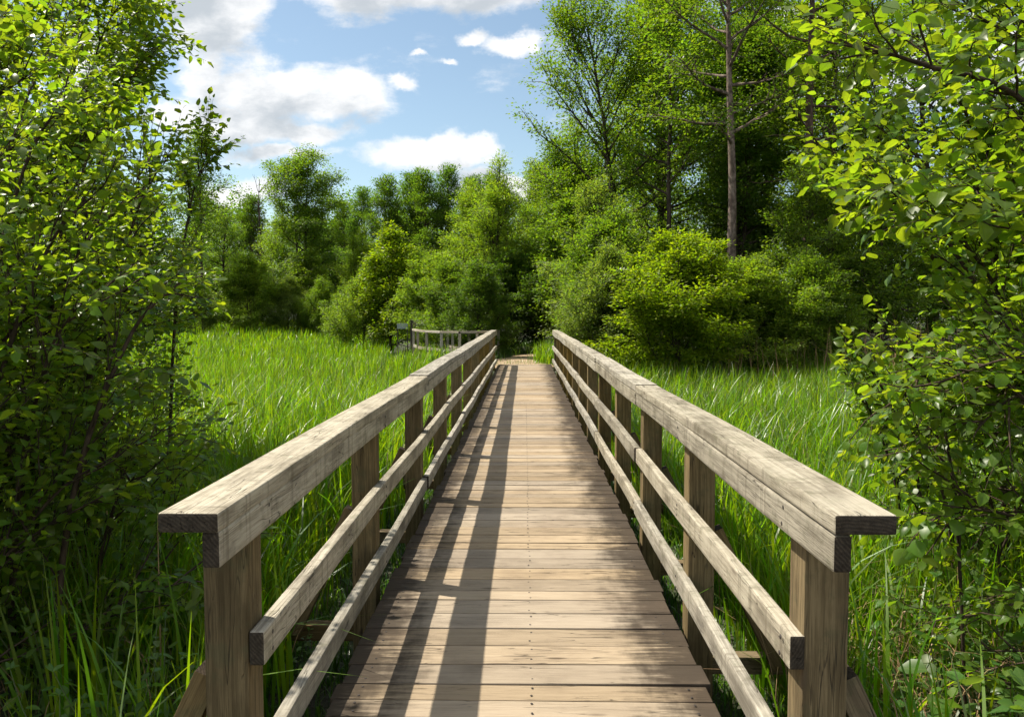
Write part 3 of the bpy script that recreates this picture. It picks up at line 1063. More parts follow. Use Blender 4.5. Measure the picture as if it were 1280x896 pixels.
tree('hornbeam', 'broadleaf_tree', 9.3, 26.0, 0.80, 'mid', 'bushy small-leaved tree right of the big round bush', rz=0.5)
tree('hornbeam', 'broadleaf_tree', 12.0, 27.2, 0.78, 'mid', 'bushy tree at the right back of the reed bed', rz=2.4)
tree('hornbeam', 'broadleaf_tree', 15.5, 27.8, 0.85, 'dark', 'bushy tree by the brown reed stalks at the right', rz=4.4)
tree('bush', 'bush', 4.45, 22.9, 1.0, 'yellow', 'big round bright yellow-green bush right of the bridge end', 'bush', rz=0.4, sz=0.82)
tree('bush', 'bush', 6.6, 23.8, 0.82, 'light', 'bright bush against the right flank of the big round bush', 'bush', rz=2.2, sz=0.8)
tree('bushb', 'bush', 2.45, 24.6, 0.85, 'grey', 'small grey-green bush close beside the right rail end', 'bush', rz=1.4)
tree('bushb', 'bush', 2.9, 26.6, 1.15, 'mid', 'green bush between the path and the big round bush', 'bush', rz=3.4)
tree('bushb', 'bush', 8.6, 24.2, 0.80, 'mid', 'low dark green bush at the back of the right reeds', 'bush', rz=5.4)
tree('hornbeam', 'broadleaf_tree', 2.9, 30.5, 0.78, 'grey', 'silvery small tree right of the path opening', rz=1.9)
tree('willow', 'broadleaf_tree', 2.0, 37.0, 1.10, 'mid', 'rounded tree over the dark path opening', rz=2.7)
tree('dark', 'broadleaf_tree', 0.9, 40.5, 0.60, 'light', 'pale full-crowned tree in line with the path opening', rz=3.3)
tree('sapling', 'broadleaf_tree', 1.6, 32.0, 0.95, 'mid', 'small pointed tree at the right side of the path opening', rz=0.3)
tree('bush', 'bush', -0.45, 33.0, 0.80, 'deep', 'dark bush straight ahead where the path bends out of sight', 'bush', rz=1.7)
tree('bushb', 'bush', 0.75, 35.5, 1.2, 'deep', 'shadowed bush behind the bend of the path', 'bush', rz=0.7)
tree('alder', 'broadleaf_tree', 8.9, 34.0, 1.0, 'dark', 'tall full tree close behind the pale trunk', rz=1.9)
tree('dark', 'broadleaf_tree', 13.0, 46.0, 1.25, 'mid', 'tall dense tree far back behind the brown pine trunk', rz=0.9)
tree('slim', 'broadleaf_tree', 5.6, 31.5, 1.10, 'mid', 'thin dark-stemmed tree between the leaning tree and the pale trunk', rz=2.2)
tree('slim', 'broadleaf_tree', 11.2, 29.5, 1.15, 'light', 'thin tree just right of the brown pine trunk', rz=5.2)
# --- centre, left of the path
tree('willow', 'willow_tree', -1.35, 34.5, 0.86, 'light', 'pale green willow just left of the dark path opening', rz=0.7)
tree('willow', 'willow_tree', -2.6, 42.0, 0.90, 'light', 'pale willow standing behind the first willow', rz=3.7)
tree('bush', 'bush', -2.9, 31.8, 0.72, 'mid', 'green bush behind the far boardwalk railing', 'bush', rz=2.5)
tree('bush', 'bush', -3.9, 35.0, 0.85, 'light', 'light bush between the willow and the young tree', 'bush', rz=4.5)
tree('bushb', 'bush', -1.75, 29.0, 0.80, 'dark', 'dark bush at the left lip of the path', 'bush', rz=0.9)
tree('sapling', 'young_tree', -6.3, 37.5, 0.92, 'yellow', 'young yellow-green tree left of the two signs', rz=1.1)
tree('bushb', 'bush', -7.8, 38.5, 0.95, 'light', 'pale leafy bush at the foot of the young tree', 'bush', rz=2.1)
tree('bushb', 'bush', -5.2, 38.5, 1.15, 'mid', 'green bush right behind the pale grey sign', 'bush', rz=4.1)
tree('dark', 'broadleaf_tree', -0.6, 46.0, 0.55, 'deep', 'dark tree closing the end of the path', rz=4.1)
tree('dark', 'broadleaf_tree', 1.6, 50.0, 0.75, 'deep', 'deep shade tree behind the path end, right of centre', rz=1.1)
# --- far left across the meadow
tree('alder', 'broadleaf_tree', -15.2, 55.0, 0.90, 'mid', 'tall twin-stemmed alder standing clear of the far wood', rz=0.0)
tree('slim', 'broadleaf_tree', -21.0, 52.0, 0.98, 'mid', 'slim open-crowned tree left of the dead tree', rz=1.9)
tree('slim', 'broadleaf_tree', -23.5, 56.0, 0.9, 'dark', 'thin dark tree half hidden behind the near left shrub', rz=3.9)
tree('willow', 'broadleaf_tree', -18.4, 60.0, 1.0, 'light', 'rounded light green tree left of the tall alder', rz=0.9)
tree('willow', 'broadleaf_tree', -11.6, 56.0, 0.78, 'light', 'rounded light green tree right of the tall alder', rz=2.9)
tree('sapling', 'young_tree', -14.2, 53.0, 0.86, 'light', 'leafy young tree at the foot of the alder', rz=4.9)
tree('bush', 'bush', -17.8, 51.5, 1.02, 'light', 'round light green bush at the back of the meadow', 'bush', rz=2.2)
tree('bushb', 'bush', -15.3, 51.5, 0.90, 'grey', 'small grey bush right of the round meadow bush', 'bush', rz=3.2)
tree('bushb', 'bush', -12.9, 50.5, 0.85, 'mid', 'low dark bush under the twin-stemmed alder', 'bush', rz=1.2)
tree('bushb', 'bush', -20.9, 50.5, 0.95, 'grey', 'dusty grey bush left of the round meadow bush', 'bush', rz=5.2)
tree('bush', 'bush', -10.6, 47.5, 0.62, 'mid', 'low bush on the meadow edge between alder and young tree', 'bush', rz=0.3)
tree('dark', 'broadleaf_tree', -23.5, 62.0, 0.62, 'mid', 'broad tree behind the dusty grey bush', rz=0.4)
tree('dark', 'broadleaf_tree', -30.0, 55.0, 0.75, 'dark', 'broad dark tree at the left back of the meadow', rz=2.4)
tree('dark', 'broadleaf_tree', -37.0, 52.0, 0.8, 'deep', 'dark tree at the left end of the far wood', rz=1.4)
tree('alder', 'broadleaf_tree', -31.0, 47.0, 0.85, 'mid', 'alder behind the near left shrub', rz=3.0)
dt = empty('dead_tree', (-20.4, 62.0, float(ground_z(-20.4, 62.0))))
tag(dt, 'bare grey dead treetop showing above the light green tree', 'tree')
link_mesh('trunk', dead_tree(4, 11.4), dt)
# the row of pines at the back, each a tree of its own
PINES = [(-24.5, 72, 0.86, 'leftmost pine of the back row, above the slim tree'), (-20.2, 73, 0.80, 'pine in the gap left of the dead treetop'),
         (-16.6, 74, 0.84, 'pine hidden behind the crown of the twin-stemmed alder'), (-14.2, 72, 0.90, 'first clear pine right of the alder crown'),
         (-12.1, 69, 0.95, 'tall pine of the back row above the light rounded tree'), (-10.2, 71, 1.00, 'tall dark pine above the young yellow-green tree'),
         (-8.3, 68, 0.98, 'broad pine at the middle of the back row'), (-6.5, 70, 1.02, 'tallest pine of the back row under the low cloud'),
         (-4.6, 67, 0.93, 'pine left of the pale willows'), (-2.9, 69, 0.97, 'last pine of the row, half behind the pale willows')]
for i, (px, py_, s, lab) in enumerate(PINES):
    tree('pine', 'pine_tree', px, py_, s * 0.93, 'blue' if i % 2 else 'dark', 'dark blue-green ' + lab if 'pine' in lab and i % 2 else 'dark green ' + lab, group='row of pines behind the meadow', rz=i * 1.7)


# a wood beyond all of them that reads as one mass
def forest_mass():
    rng = np.random.default_rng(77)
    lv = Leaves()
    tub = Tubes()
    for i in range(120):
        a = rng.uniform(-52, 50)
        if i < 95:
            D = rng.uniform(78, 100) if a < 2 else rng.uniform(50, 80)
        x, y = D * math.sin(math.radians(a)) * 1.05, D * math.cos(math.radians(a)) + 4
        h = rng.uniform(10.0, 14.0) if a < 2 else rng.uniform(12, 17)
        z0 = float(ground_z(x, y))
        r = rng.uniform(2.4, 3.6)
        tub.add([(x, y, z0 - 0.2), (x, y, z0 + h * 0.5), (x, y, z0 + h * 0.9)], [0.2, 0.14, 0.03], 6)
        n = 90
        for c in range(n):
            s = rng.random()
            rr = r * max(0.2, math.sin(math.pi * (0.2 + 0.78 * s)) ** 0.6) * math.sqrt(rng.random())
            an = rng.uniform(0, 6.28)
            q = np.array([x + rr * math.cos(an), y + rr * math.sin(an), z0 + 0.5 + s * (h - 0.5)])
            k = 42
            off = rng.normal(0, 1, (k, 3)) * np.array([0.55, 0.55, 0.35])
            nn = np.column_stack([rng.normal(0, 0.55, k), rng.normal(0, 0.55, k), np.ones(k)])
            lv.add(q + off, unit(off + rng.normal(0, 0.3, (k, 3))), nn, rng.uniform(0.20, 0.32, k))
    root = empty('forest', (0, 0, 0))
    tag(root, 'far green wood closing the view behind the separate trees', 'wood', kind='stuff')
    o = link_mesh('trunks', tub.mesh('forest_wood', M_BARK), root)
    o['kind'] = 'stuff'
    o = link_mesh('foliage', lv.mesh_simple('forest_leaves', M_LEAF_FAR, rng, 0.7), root)
    o['kind'] = 'stuff'
    o.color = (*FOL['dark'], 1)


forest_mass()


# ------------------------------------------------------------------ near shrubs with real leaves
def leafy_shoot(lv, ln, rng, size, start=0.15, step=0.045, droop=0.35):
    """alternate leaves along one twig"""
    seg = np.linalg.norm(np.diff(ln, axis=0), axis=1)
    L = seg.sum()
    n = max(3, int(L * (1 - start) / step))
    cum = np.concatenate([[0], np.cumsum(seg)])
    for i in range(n + 1):
        s = L * (start + (1 - start) * i / n)
        k = min(np.searchsorted(cum, s, side='right') - 1, len(seg) - 1)
        f = (s - cum[k]) / seg[k]
        p = ln[k] + (ln[k + 1] - ln[k]) * f
        d = (ln[k + 1] - ln[k]) / seg[k]
        side = np.cross(d, [0, 0, 1.0])
        side /= max(1e-6, np.linalg.norm(side))
        sg = 1 if i % 2 else -1
        ld = d * 0.55 + side * sg * 0.85 + np.array([0, 0, -droop * rng.uniform(0.2, 1.6)]) + rng.normal(0, 0.22, 3)
        if i == n:
            ld = d + np.array([0, 0, -droop * 0.5])
        ld /= np.linalg.norm(ld)
        nn = np.array([0, 0, 1.0]) + rng.normal(0, 0.42, 3)
        lv.add(p + ld * 0.012, ld, nn, size * rng.uniform(0.45, 1.25))


def shrub_from_stems(name, stems, seed, leaf=0.09, side_step=0.16, side_len=(0.45, 0.95), twig_step=0.10, twig_len=(0.16, 0.34), r0=0.022,
                     keep=None, leafmat=None, start=0.25, droop=0.35, width=0.66, twigs=True):
    rng = np.random.default_rng(seed)
    tub = Tubes()
    lv = Leaves()
    for ctrl in stems:
        ln = catmull(ctrl, 26)
        L = np.linalg.norm(np.diff(ln, axis=0), axis=1).sum()
        if keep is not None:
            bad = np.nonzero(~keep(ln))[0]
            bad = bad[bad > 8]
            if len(bad):
                ln = catmull(ln[:bad[0]], 26)
                L = np.linalg.norm(np.diff(ln, axis=0), axis=1).sum()
        rr = np.linspace(r0 * min(1.2, 0.35 + L / 4), 0.004, 26)
        tub.add(ln, rr, 6)
        n = int(L * (1 - start) / side_step)
        for i in range(n + 1):
            s = start + (1 - start) * (i + rng.random() * 0.6) / max(1, n)
            k = min(int(s * 25), 24)
            p = ln[k]
            d = unit((ln[k + 1] - ln[k])[None])[0]
            axis = np.array([0, 0, 1.0]) * 0.75 + d * 0.4 + rng.normal(0, 0.35, 3)
            d2 = rot_about(d, axis, (1 if i % 2 else -1) * rng.uniform(0.5, 1.15))
            d2 = d2 + np.array([0, 0, rng.normal(0.0, 0.22)])
            d2 /= np.linalg.norm(d2)
            L2 = rng.uniform(*side_len) * (1.15 - 0.55 * s)
            l2 = branch_line(p, d2, L2, 6, rng, up=-0.10, jit=0.09)
            if keep is not None and not keep(l2[-1:])[0]:
                continue
            tub.add(l2, np.linspace(0.0065, 0.002, 7), 4)
            leafy_shoot(lv, l2, rng, leaf, 0.45, 0.05, droop)
            m = int(L2 / twig_step)
            for j in range(m):
                kj = min(1 + int((j + rng.random()) / m * 5), 5)
                dj = unit((l2[kj + 1] - l2[kj])[None])[0]
                d3 = rot_about(dj, np.array([0, 0, 1.0]) + rng.normal(0, 0.3, 3), (1 if j % 2 else -1) * rng.uniform(0.5, 1.1))
                d3 = d3 + np.array([0, 0, rng.normal(0.0, 0.25)])
                d3 /= np.linalg.norm(d3)
                l3 = branch_line(l2[kj], d3, rng.uniform(*twig_len), 4, rng, up=-0.10, jit=0.12)
                tub.add(l3, np.linspace(0.0028, 0.0012, 5), 3)
                leafy_shoot(lv, l3, rng, leaf, 0.15, 0.042, droop)
        leafy_shoot(lv, ln[-4:], rng, leaf, 0.1, 0.05, droop)
    return tub.mesh(name + '_wood', M_TWIG), lv.mesh_detailed(name + '_leaves', leafmat or M_LEAF_NEAR, rng, width, keep)


def near_shrub(name, stems, label, seed, **kw):
    base = np.mean([s[0] for s in stems], axis=0)
    wood, leaves = shrub_from_stems(name, stems, seed, **kw)
    root = empty(name, tuple(base))
    tag(root, label, 'shrub')
    for nm, me in (('branches', wood), ('foliage', leaves)):
        o = link_mesh(nm, me, root)
        o.location = tuple(-base)
    return root


# left: a big arching shrub; it keeps clear of the deck, whose left edge lies in full sun
def keep_left(p):
    shadow_x = p[:, 0] + 0.61 * np.maximum(p[:, 2], 0)
    return (shadow_x < -0.74) & (p[:, 0] < -1.2) | (p[:, 1] > 26)


def grow_left(seed, n, yr, xr, zr, keep, lean):
    """stems that rise from the ground further left and arch over to a tip that keeps clear of the deck"""
    rs = np.random.default_rng(seed)
    st = []
    while len(st) < n:
        y_ = rs.uniform(*yr)
        x = rs.uniform(xr[0] * y_, xr[1] * y_)
        z = rs.uniform(zr[0], 1.62 + zr[1] * y_)
        if not keep(np.array([[x + 0.12, y_, z]]))[0]:
            continue
        bx, by = x - rs.uniform(*lean) * (0.5 + 0.12 * max(0, z)), y_ + rs.uniform(-0.7, 0.7)
        gz = float(ground_z(bx, by))
        h = z - gz
        st.append([(bx, by, gz - 0.1), (bx + (x - bx) * 0.22, by + (y_ - by) * 0.2, gz + h * 0.50), (bx + (x - bx) * 0.62, by + (y_ - by) * 0.6, gz + h * 0.86), (x, y_, z)])
    return st


stems = grow_left(31, 38, (4.1, 7.0), (-0.85, -0.40), (-0.1, 0.42), keep_left, (0.7, 1.7))
stems += grow_left(35, 26, (4.0, 6.6), (-0.68, -0.42), (-0.35, 0.06), keep_left, (0.6, 1.3))
stems += grow_left(37, 26, (3.3, 4.7), (-1.05, -0.62), (-0.2, 0.35), keep_left, (0.4, 1.0))  # low stems mostly out of view, added to shade the ground at lower left
near_shrub('hazel_shrub', stems, 'big dark leafy shrub filling the left side beside the bridge', 41, leaf=0.070, keep=keep_left, start=0.2)
stems = grow_left(33, 36, (7.4, 10.5), (-0.72, -0.355), (0.4, 0.47), lambda p: keep_left(p) & (p[:, 0] < -0.37 * p[:, 1]), (0.9, 2.0))
near_shrub('hazel_shrub', stems, 'taller sunlit leafy shrub rising against the sky behind the left one', 42, leaf=0.086,
           keep=lambda p: keep_left(p) & (p[:, 0] < -0.345 * p[:, 1]), start=0.2, side_step=0.13)

# right: branches reaching in from the side
stems = []
rs = np.random.default_rng(57)
for i in range(30):
    bx, by = rs.uniform(2.8, 5.2), rs.uniform(3.2, 6.6)
    gz = float(ground_z(bx, by))
    rx, ry = -rs.uniform(0.3, 1.5), rs.uniform(-0.5, 0.5)
    hz = rs.uniform(2.2, 4.6)
    stems.append([(bx, by, gz - 0.1), (bx + rx * 0.10, by + ry * 0.2, gz + hz * 0.45), (bx + rx * 0.5, by + ry * 0.6, gz + hz * 0.80), (bx + rx, by + ry, gz + hz * 0.95)])
stems += [[(3.3, 3.9, -0.6), (2.9, 3.8, 1.2), (2.35, 3.7, 2.45), (1.75, 3.65, 2.72), (1.32, 3.6, 2.80)],
          [(3.5, 4.2, -0.6), (3.0, 4.1, 0.8), (2.5, 4.0, 1.22), (1.9, 3.95, 1.20)],
          [(3.4, 4.5, -0.6), (3.1, 4.5, 1.4), (2.6, 4.5, 2.25), (1.95, 4.5, 2.2)],
          [(3.2, 4.0, -0.6), (2.8, 3.9, 0.3), (2.4, 3.8, 0.62), (2.0, 3.8, 0.70)]]


def keep_right(p):
    return (p[:, 0] > 1.12) & (p[:, 0] > 0.325 * p[:, 1] + 0.46 * np.clip(2.8 - p[:, 2], 0, 0.8))


near_shrub('alder_shrub', stems, 'sunlit leafy shrub reaching in from the right with large round leaves', 43, leaf=0.077, keep=keep_right, width=0.78)


# right, low down: a tangle of small-leaved branches and brambles
rs = np.random.default_rng(71)
stems = []
while len(stems) < 24:
    y_ = rs.uniform(3.5, 6.0)
    x, z = rs.uniform(0.46, 0.68) * y_, rs.uniform(-0.25, 1.35)
    if x / y_ < 0.40 + 0.05 * z:
        continue
    bx, by = x + rs.uniform(0.4, 1.3), y_ + rs.uniform(-0.5, 0.5)
    gz = float(ground_z(bx, by))
    h = z - gz
    stems.append([(bx, by, gz - 0.1), (bx + (x - bx) * 0.25, by + (y_ - by) * 0.25, gz + h * 0.7), (bx + (x - bx) * 0.6, by + (y_ - by) * 0.6, gz + h * 1.06), (x, y_, z)])
near_shrub('bramble', stems, 'low tangled small-leaved bramble under the right-hand shrub', 45, leaf=0.058, width=0.72, r0=0.012, side_len=(0.3, 0.7),
           keep=lambda p: (p[:, 0] > 1.45) & (p[:, 0] > 0.385 * p[:, 1]))


# ------------------------------------------------------------------ meadow grass
def blades(rng, x, y, length, width, bend, seg=4):
    """curved tapering blades rooted on the ground"""
    N = len(x)
    z = ground_z(x, y)
    az = rng.uniform(0, 2 * math.pi, N)
    out = np.stack([np.cos(az), np.sin(az), np.zeros(N)], -1)
    face = rng.normal(0, 0.5, N) + az + math.pi / 2
    side = np.stack([np.cos(face), np.sin(face), np.zeros(N)], -1)
    tt = np.linspace(0, 1, seg + 1)
    V = np.zeros((N, seg + 1, 2, 3))
    lean = rng.uniform(0.02, 0.18, N)
    for i, t_ in enumerate(tt):
        h = length * (t_ - 0.42 * bend * t_ ** 2.6)
        o = length * (lean * t_ + 0.62 * bend * t_ ** 2.4)
        c = np.stack([x, y, z], -1) + out * o[:, None] + np.array([0, 0, 1.0]) * h[:, None]
        w = width * (0.55 + 0.9 * t_) * 0.9 if t_ < 0.45 else width * max(0.03, (1 - t_) * 1.62)
        V[:, i, 0] = c - side * np.asarray(w)[:, None] * 0.5
        V[:, i, 1] = c + side * np.asarray(w)[:, None] * 0.5
    b = (np.arange(N) * (seg + 1) * 2)[:, None]
    k = (np.arange(seg) * 2)[None]
    q = np.stack([b + k, b + k + 1, b + k + 3, b + k + 2], -1).reshape(-1, 4)
    rnd = np.repeat(rng.random(N), (seg + 1) * 2)
    return V.reshape(-1, 3), q, rnd


def merge_blades(parts, name, mat):
    vs, qs, rs_, n = [], [], [], 0
    for v_, q_, r_ in parts:
        vs.append(v_)
        qs.append(q_ + n)
        rs_.append(r_)
        n += len(v_)
    return np_mesh(name, np.concatenate(vs), quads=np.concatenate(qs), mat=mat, attrs={'rnd': np.concatenate(rs_)}, smooth=True)


rng = np.random.default_rng(101)


def clumpy(x, y):
    return 0.5 + 0.5 * np.sin(x * 2.1 + 1.7 * np.sin(y * 0.9)) * np.cos(y * 1.7 + 1.3 * np.sin(x * 1.1))


def scatter(n, xr, yr, ok):
    x = rng.uniform(*xr, n)
    y = rng.uniform(*yr, n)
    k = ok(x, y) & (rng.random(n) < 0.62 + 0.38 * clumpy(x, y))
    return x[k], y[k]


def left_ok(x, y):
    edge = np.where(y < 24.6, -1.12 - 0.33 * sstep(0, 1, (12 - y) / 6), np.where(y < 27, -2.6, -5.0 - 0.12 * (y - 27)))
    return (x < edge) & (x > -0.80 * y - 4.5)


def right_ok(x, y):
    return (x > 1.12 + 0.28 * sstep(0, 1, (12 - y) / 6)) & (x < 0.78 * y + 4.5) & (y < 24.5 + 0.12 * x)


parts = []
#        y range, density per m2, width, length
RINGS = [((1.2, 5), 460, 0.015, (0.55, 1.05)), ((5, 9), 390, 0.017, (0.6, 1.1)), ((9, 15), 260, 0.020, (0.6, 1.1)), ((15, 25), 160, 0.026, (0.65, 1.1)),
         ((25, 40), 80, 0.038, (0.6, 1.0)), ((40, 66), 38, 0.062, (0.55, 0.95))]
for (yr, den, wd, ln) in RINGS:
    for sd in (-1, 1):
        xr = (-0.8 * yr[1] - 4.5, -1.1) if sd < 0 else (1.1, 0.78 * yr[1] + 4.5)
        if sd > 0 and yr[0] >= 28:
            continue
        n = int(den * (xr[1] - xr[0]) * (yr[1] - yr[0]))
        x, y_ = scatter(n, xr, yr, left_ok if sd < 0 else right_ok)
        thin = (y_ < 4.6) & (np.abs(x) > 1.75)
        kk = ~thin | (rng.random(len(x)) < 0.08)
        x, y_ = x[kk], y_[kk]
        N = len(x)
        # taller away from the bridge, sparse and short in the shade under the near shrubs
        ll = rng.uniform(*ln, N) * (0.78 + 0.3 * clumpy(x * 0.35, y_ * 0.3)) * (0.75 + 0.25 * sstep(1.1, 2.4, np.abs(x)))
        ww = wd * rng.uniform(0.6, 1.35, N)
        bd = np.clip(rng.beta(1.15, 3.2, N) * 1.25, 0.02, 1.0)
        parts.append(blades(rng, x, y_, ll, ww, bd, 5 if yr[0] < 9 else 4 if yr[0] < 20 else 3))
tag(link_mesh('marsh_grass', merge_blades(parts, 'marsh_grass', M_GRASS)), 'tall bright green marsh grass filling the meadow on both sides', 'grass', kind='stuff')

# long arching blades and dead ones mixed through the near meadow
arch, dead = [], []
for sd in (-1, 1):
    n = 5200
    yy = rng.uniform(2.5, 16, n)
    xx = sd * rng.uniform(1.45, 10, n)
    k = (left_ok(xx, yy) if sd < 0 else right_ok(xx, yy)) & ~((yy < 4.4) & (np.abs(xx) > 1.75))
    xx, yy = xx[k], yy[k]
    arch.append(blades(rng, xx, yy, rng.uniform(0.95, 1.5, len(xx)), rng.uniform(0.014, 0.026, len(xx)), np.clip(rng.beta(2.4, 2.0, len(xx)) * 1.2, 0.1, 1.1), 6))
    n = 2600
    yy = rng.uniform(2.5, 24, n)
    xx = sd * rng.uniform(1.4, 14, n)
    k = (left_ok(xx, yy) if sd < 0 else right_ok(xx, yy))
    xx, yy = xx[k], yy[k]
    dead.append(blades(rng, xx, yy, rng.uniform(0.6, 1.2, len(xx)), rng.uniform(0.006, 0.014, len(xx)), np.clip(rng.beta(1.6, 2.0, len(xx)) * 1.2, 0, 1.1), 5))
tag(link_mesh('arching_grass', merge_blades(arch, 'arching_grass', M_GRASS)), 'long arching grass blades standing above the near meadow', 'grass', kind='stuff')
tag(link_mesh('dead_grass', merge_blades(dead, 'dead_grass', M_DRY)), 'straw-coloured dead blades scattered through the green meadow', 'grass', kind='stuff')

# broad upright flag leaves in clumps near the bridge
parts = []
for (cx, cy_, n, lo, hi) in [(-1.55, 3.3, 26, 0.7, 1.15), (-2.1, 3.6, 30, 0.8, 1.2), (-1.45, 4.2, 24, 0.7, 1.15), (-2.5, 4.4, 24, 0.8, 1.25), (1.5, 3.6, 34, 0.7, 1.15), (1.42, 4.6, 28, 0.7, 1.15),
                             (2.1, 5.4, 24, 0.7, 1.1), (-1.9, 5.6, 26, 0.8, 1.2), (1.6, 2.95, 22, 0.7, 1.15), (1.7, 6.6, 26, 0.8, 1.2), (-1.6, 7.2, 26, 0.8, 1.2), (3.4, 7.6, 30, 0.8, 1.2), (-2.9, 3.0, 24, 0.7, 1.1)]:
    x = cx + rng.normal(0, 0.13, n)
    y_ = cy_ + rng.normal(0, 0.13, n)
    parts.append(blades(rng, x, y_, rng.uniform(lo, hi, n), rng.uniform(0.018, 0.03, n), np.clip(rng.beta(1.0, 4.5, n), 0.0, 0.8), 6))
tag(link_mesh('flag_leaves', merge_blades(parts, 'flag_leaves', M_GRASS)), 'clumps of broad upright flag leaves close to the railings', 'sedge', kind='stuff')

# short dark turf on the banks, the path edge and under the bridge
parts = []
x = rng.uniform(-6, 6, 30000)
y_ = rng.uniform(0.8, 26, 30000)
k = (np.abs(x) < 6)
parts.append(blades(rng, x[k], y_[k], rng.uniform(0.08, 0.28, k.sum()), rng.uniform(0.006, 0.012, k.sum()), rng.beta(2, 2, k.sum()), 3))
x = rng.uniform(-6, 14, 26000)
y_ = rng.uniform(23.5, 40, 26000)
k = (np.abs(x - path_x(y_)) > np.where(y_ < 26.5, 1.05, 0.75) + rng.normal(0, 0.12, len(x))) & ((y_ > 24.6) | (np.abs(x) > 1.0))
parts.append(blades(rng, x[k], y_[k], rng.uniform(0.15, 0.55, k.sum()), rng.uniform(0.012, 0.024, k.sum()), rng.beta(2, 2, k.sum()), 3))
# moss and creeping green round the posts
x = rng.uniform(-2.4, 2.4, 26000)
y_ = rng.uniform(1.6, 10, 26000)
k = np.abs(x) > 0.6
parts.append(blades(rng, x[k], y_[k], rng.uniform(0.05, 0.20, k.sum()), rng.uniform(0.010, 0.022, k.sum()), rng.beta(2, 1.4, k.sum()), 3))
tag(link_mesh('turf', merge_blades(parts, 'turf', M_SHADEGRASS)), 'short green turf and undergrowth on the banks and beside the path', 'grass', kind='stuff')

n = 1500
x = 0.82 + rng.normal(0, 0.20, n)
y_ = 26.2 + rng.normal(0, 0.55, n)
tag(link_mesh('grass_tuft', merge_blades([blades(rng, x, y_, rng.uniform(0.35, 0.95, n), rng.uniform(0.014, 0.024, n), rng.beta(2, 2, n), 4)], 'grass_tuft', M_GRASS)),
    'bright grass tuft at the right lip of the dirt path', 'grass tuft')
# dry stalks: standing brown reeds at the back right, tangled straw near right
tub_parts = []
n = 300
x = rng.uniform(5.0, 15.5, n)
y_ = 21.0 + rng.uniform(0, 3.6, n) + 0.1 * x
v_, q_, r_ = blades(rng, x, y_, rng.uniform(1.15, 1.75, n), rng.uniform(0.02, 0.05, n), rng.beta(1, 8, n), 4)
tub_parts.append((v_, q_, r_))
tag(link_mesh('dry_reeds', merge_blades(tub_parts, 'dry_reeds', M_DRY)), 'thin brown reed stalks standing along the back of the right meadow', 'reeds', kind='stuff')
parts = []
n = 1100
x = rng.uniform(1.35, 4.2, n)
y_ = rng.uniform(2.2, 5.0, n)
parts.append(blades(rng, x, y_, rng.uniform(0.4, 1.0, n), rng.uniform(0.004, 0.010, n), np.clip(rng.beta(3, 1.6, n) * 1.3, 0, 1.3), 5))
n = 160
x = rng.uniform(-4.2, -1.3, n)
y_ = rng.uniform(2.4, 5.0, n)
parts.append(blades(rng, x, y_, rng.uniform(0.5, 1.1, n), rng.uniform(0.003, 0.007, n), np.clip(rng.beta(3, 2, n) * 1.2, 0, 1.2), 5))
tag(link_mesh('straw', merge_blades(parts, 'straw', M_DRY)), 'bent straw-coloured dry stalks tangled in the near undergrowth', 'straw', kind='stuff')


# ------------------------------------------------------------------ leafy herbs near the camera
def herb_meshes(name, seed, H=0.9, n_stems=4, leaf=0.10, width=0.5, step=0.075, mat=None, spread=0.12):
    rg_ = np.random.default_rng(seed)
    lv, sticks = Leaves(), []
    for s in range(n_stems):
        tub = Tubes()
        a = rg_.uniform(0, 6.28)
        d = np.array([math.cos(a) * 0.35, math.sin(a) * 0.35, 1.0])
        h = H * rg_.uniform(0.65, 1.1)
        ln = branch_line((math.cos(a) * spread * rg_.random(), math.sin(a) * spread * rg_.random(), -0.05), d / np.linalg.norm(d), h, 9, rg_, up=0.2, jit=0.06)
        tub.add(ln, np.linspace(0.006, 0.002, 10), 5)
        sticks.append(tub.mesh(name + '_stem', M_STEM))
        n = int(h / step)
        for i in range(2, n):
            k = min(int(i / n * 9), 8)
            p = ln[k] + (ln[k + 1] - ln[k]) * (i / n * 9 - k)
            az = i * 1.57 + rg_.normal(0, 0.3)
            for sg in (0, math.pi):
                ld = np.array([math.cos(az + sg), math.sin(az + sg), rg_.uniform(-0.35, 0.35)])
                lv.add(p + ld * 0.015, ld, np.array([0, 0, 1.0]) + rg_.normal(0, 0.3, 3), leaf * (1.15 - 0.7 * abs(i / n - 0.45)) * rg_.uniform(0.8, 1.2))
        for j in range(5):
            az = rg_.uniform(0, 6.28)
            lv.add(ln[-1], np.array([math.cos(az), math.sin(az), 0.7]), np.array([0, 0, 1.0]) + rg_.normal(0, 0.3, 3), leaf * 0.55)
    return sticks, lv.mesh_detailed(name + '_leaves', mat or M_HERB, rg_, width)


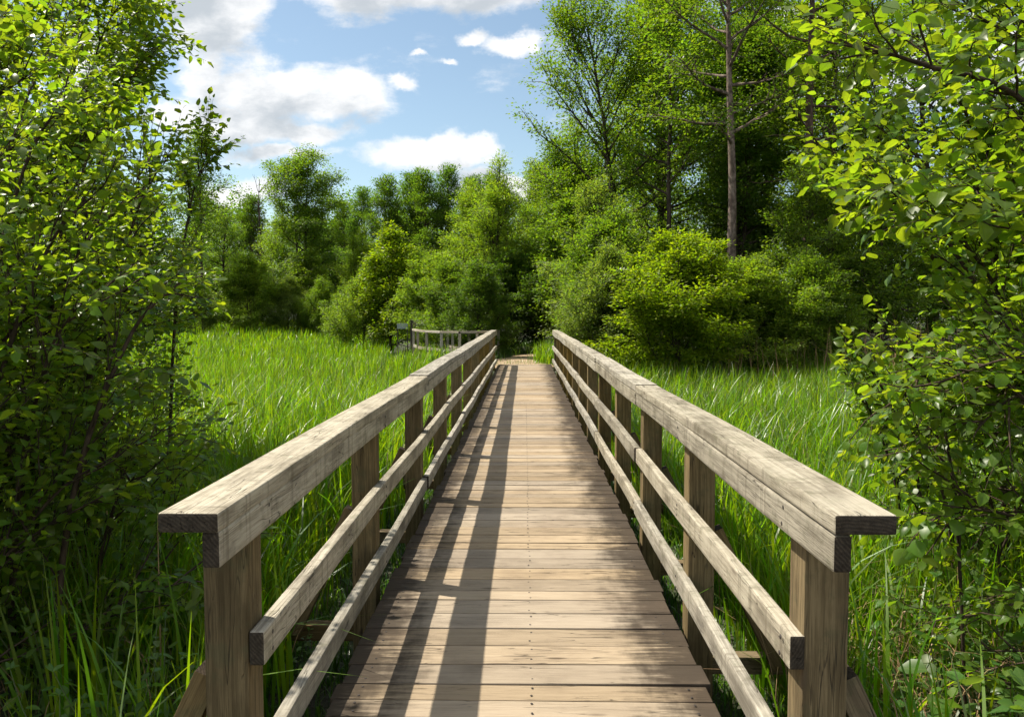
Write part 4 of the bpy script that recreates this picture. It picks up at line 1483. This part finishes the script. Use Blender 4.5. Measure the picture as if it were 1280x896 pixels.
HERB = {'nettle': herb_meshes('nettle', 201, 0.95, 5, 0.085, 0.48, 0.065), 'mint': herb_meshes('mint', 202, 0.6, 8, 0.06, 0.5, 0.045, spread=0.25),
        'broad': herb_meshes('broad', 203, 0.75, 5, 0.15, 0.68, 0.10, spread=0.2), 'low': herb_meshes('low', 204, 0.42, 10, 0.075, 0.6, 0.05, spread=0.32)}
HERBS = [('nettle', -1.62, 3.45, 1.0, 'leafy upright nettle left of the first left post'), ('nettle', -1.9, 3.3, 0.9, 'shaded nettle clump under the left shrub'),
         ('mint', -1.45, 3.05, 0.9, 'small bushy herb at the foot of the first left post'), ('mint', -1.75, 3.0, 1.0, 'small-leaved herb in the bottom left corner'),
         ('low', -1.3, 3.5, 0.8, 'low creeping herb beside the left deck edge'), ('low', -2.2, 3.7, 1.1, 'low dark herb at the left edge under the shrub'),
         ('nettle', -2.45, 4.1, 1.1, 'tall nettle standing in the dark below the left branches'), ('mint', -1.45, 4.6, 0.8, 'small herb between the first two left posts'),
         ('low', -1.8, 3.75, 1.0, 'low herb between the two nettles on the left'), ('mint', -2.0, 2.95, 1.1, 'bushy herb nearest the camera on the left'),
         ('broad', 1.78, 2.95, 1.05, 'broad-leaved sunlit plant in the bottom right corner'), ('broad', 1.52, 3.15, 0.85, 'broad-leaved plant right of the first right post'),
         ('broad', 2.15, 3.45, 1.15, 'large-leaved plant at the right edge below the branches'), ('low', 1.45, 2.95, 0.9, 'low creeping plant at the foot of the first right post'),
         ('low', 1.9, 3.75, 1.1, 'low leafy plant among the dry straw on the right'), ('mint', 1.55, 3.7, 0.9, 'small-leaved herb behind the first right post'),
         ('nettle', 2.45, 4.2, 1.1, 'tall nettle below the right branches'), ('low', 1.7, 2.65, 1.0, 'low leafy plant nearest the camera on the right'),
         ('nettle', 2.0, 4.7, 0.95, 'nettle clump at the edge of the right grass'), ('broad', 2.0, 2.9, 1.0, 'broad-leaved plant furthest right by the dry straw'),
         ('low', 2.5, 3.9, 1.2, 'low leafy plant in the shade of the right shrub')]
for (kd, x, y_, s, lab) in HERBS:
    root = empty('herb', (x, y_, float(ground_z(x, y_))), random.uniform(0, 6.28), s)
    tag(root, lab, 'plant', 'wild herbs near the first posts')
    for st in HERB[kd][0]:
        link_mesh('stem', st, root)
    link_mesh('foliage', HERB[kd][1], root)
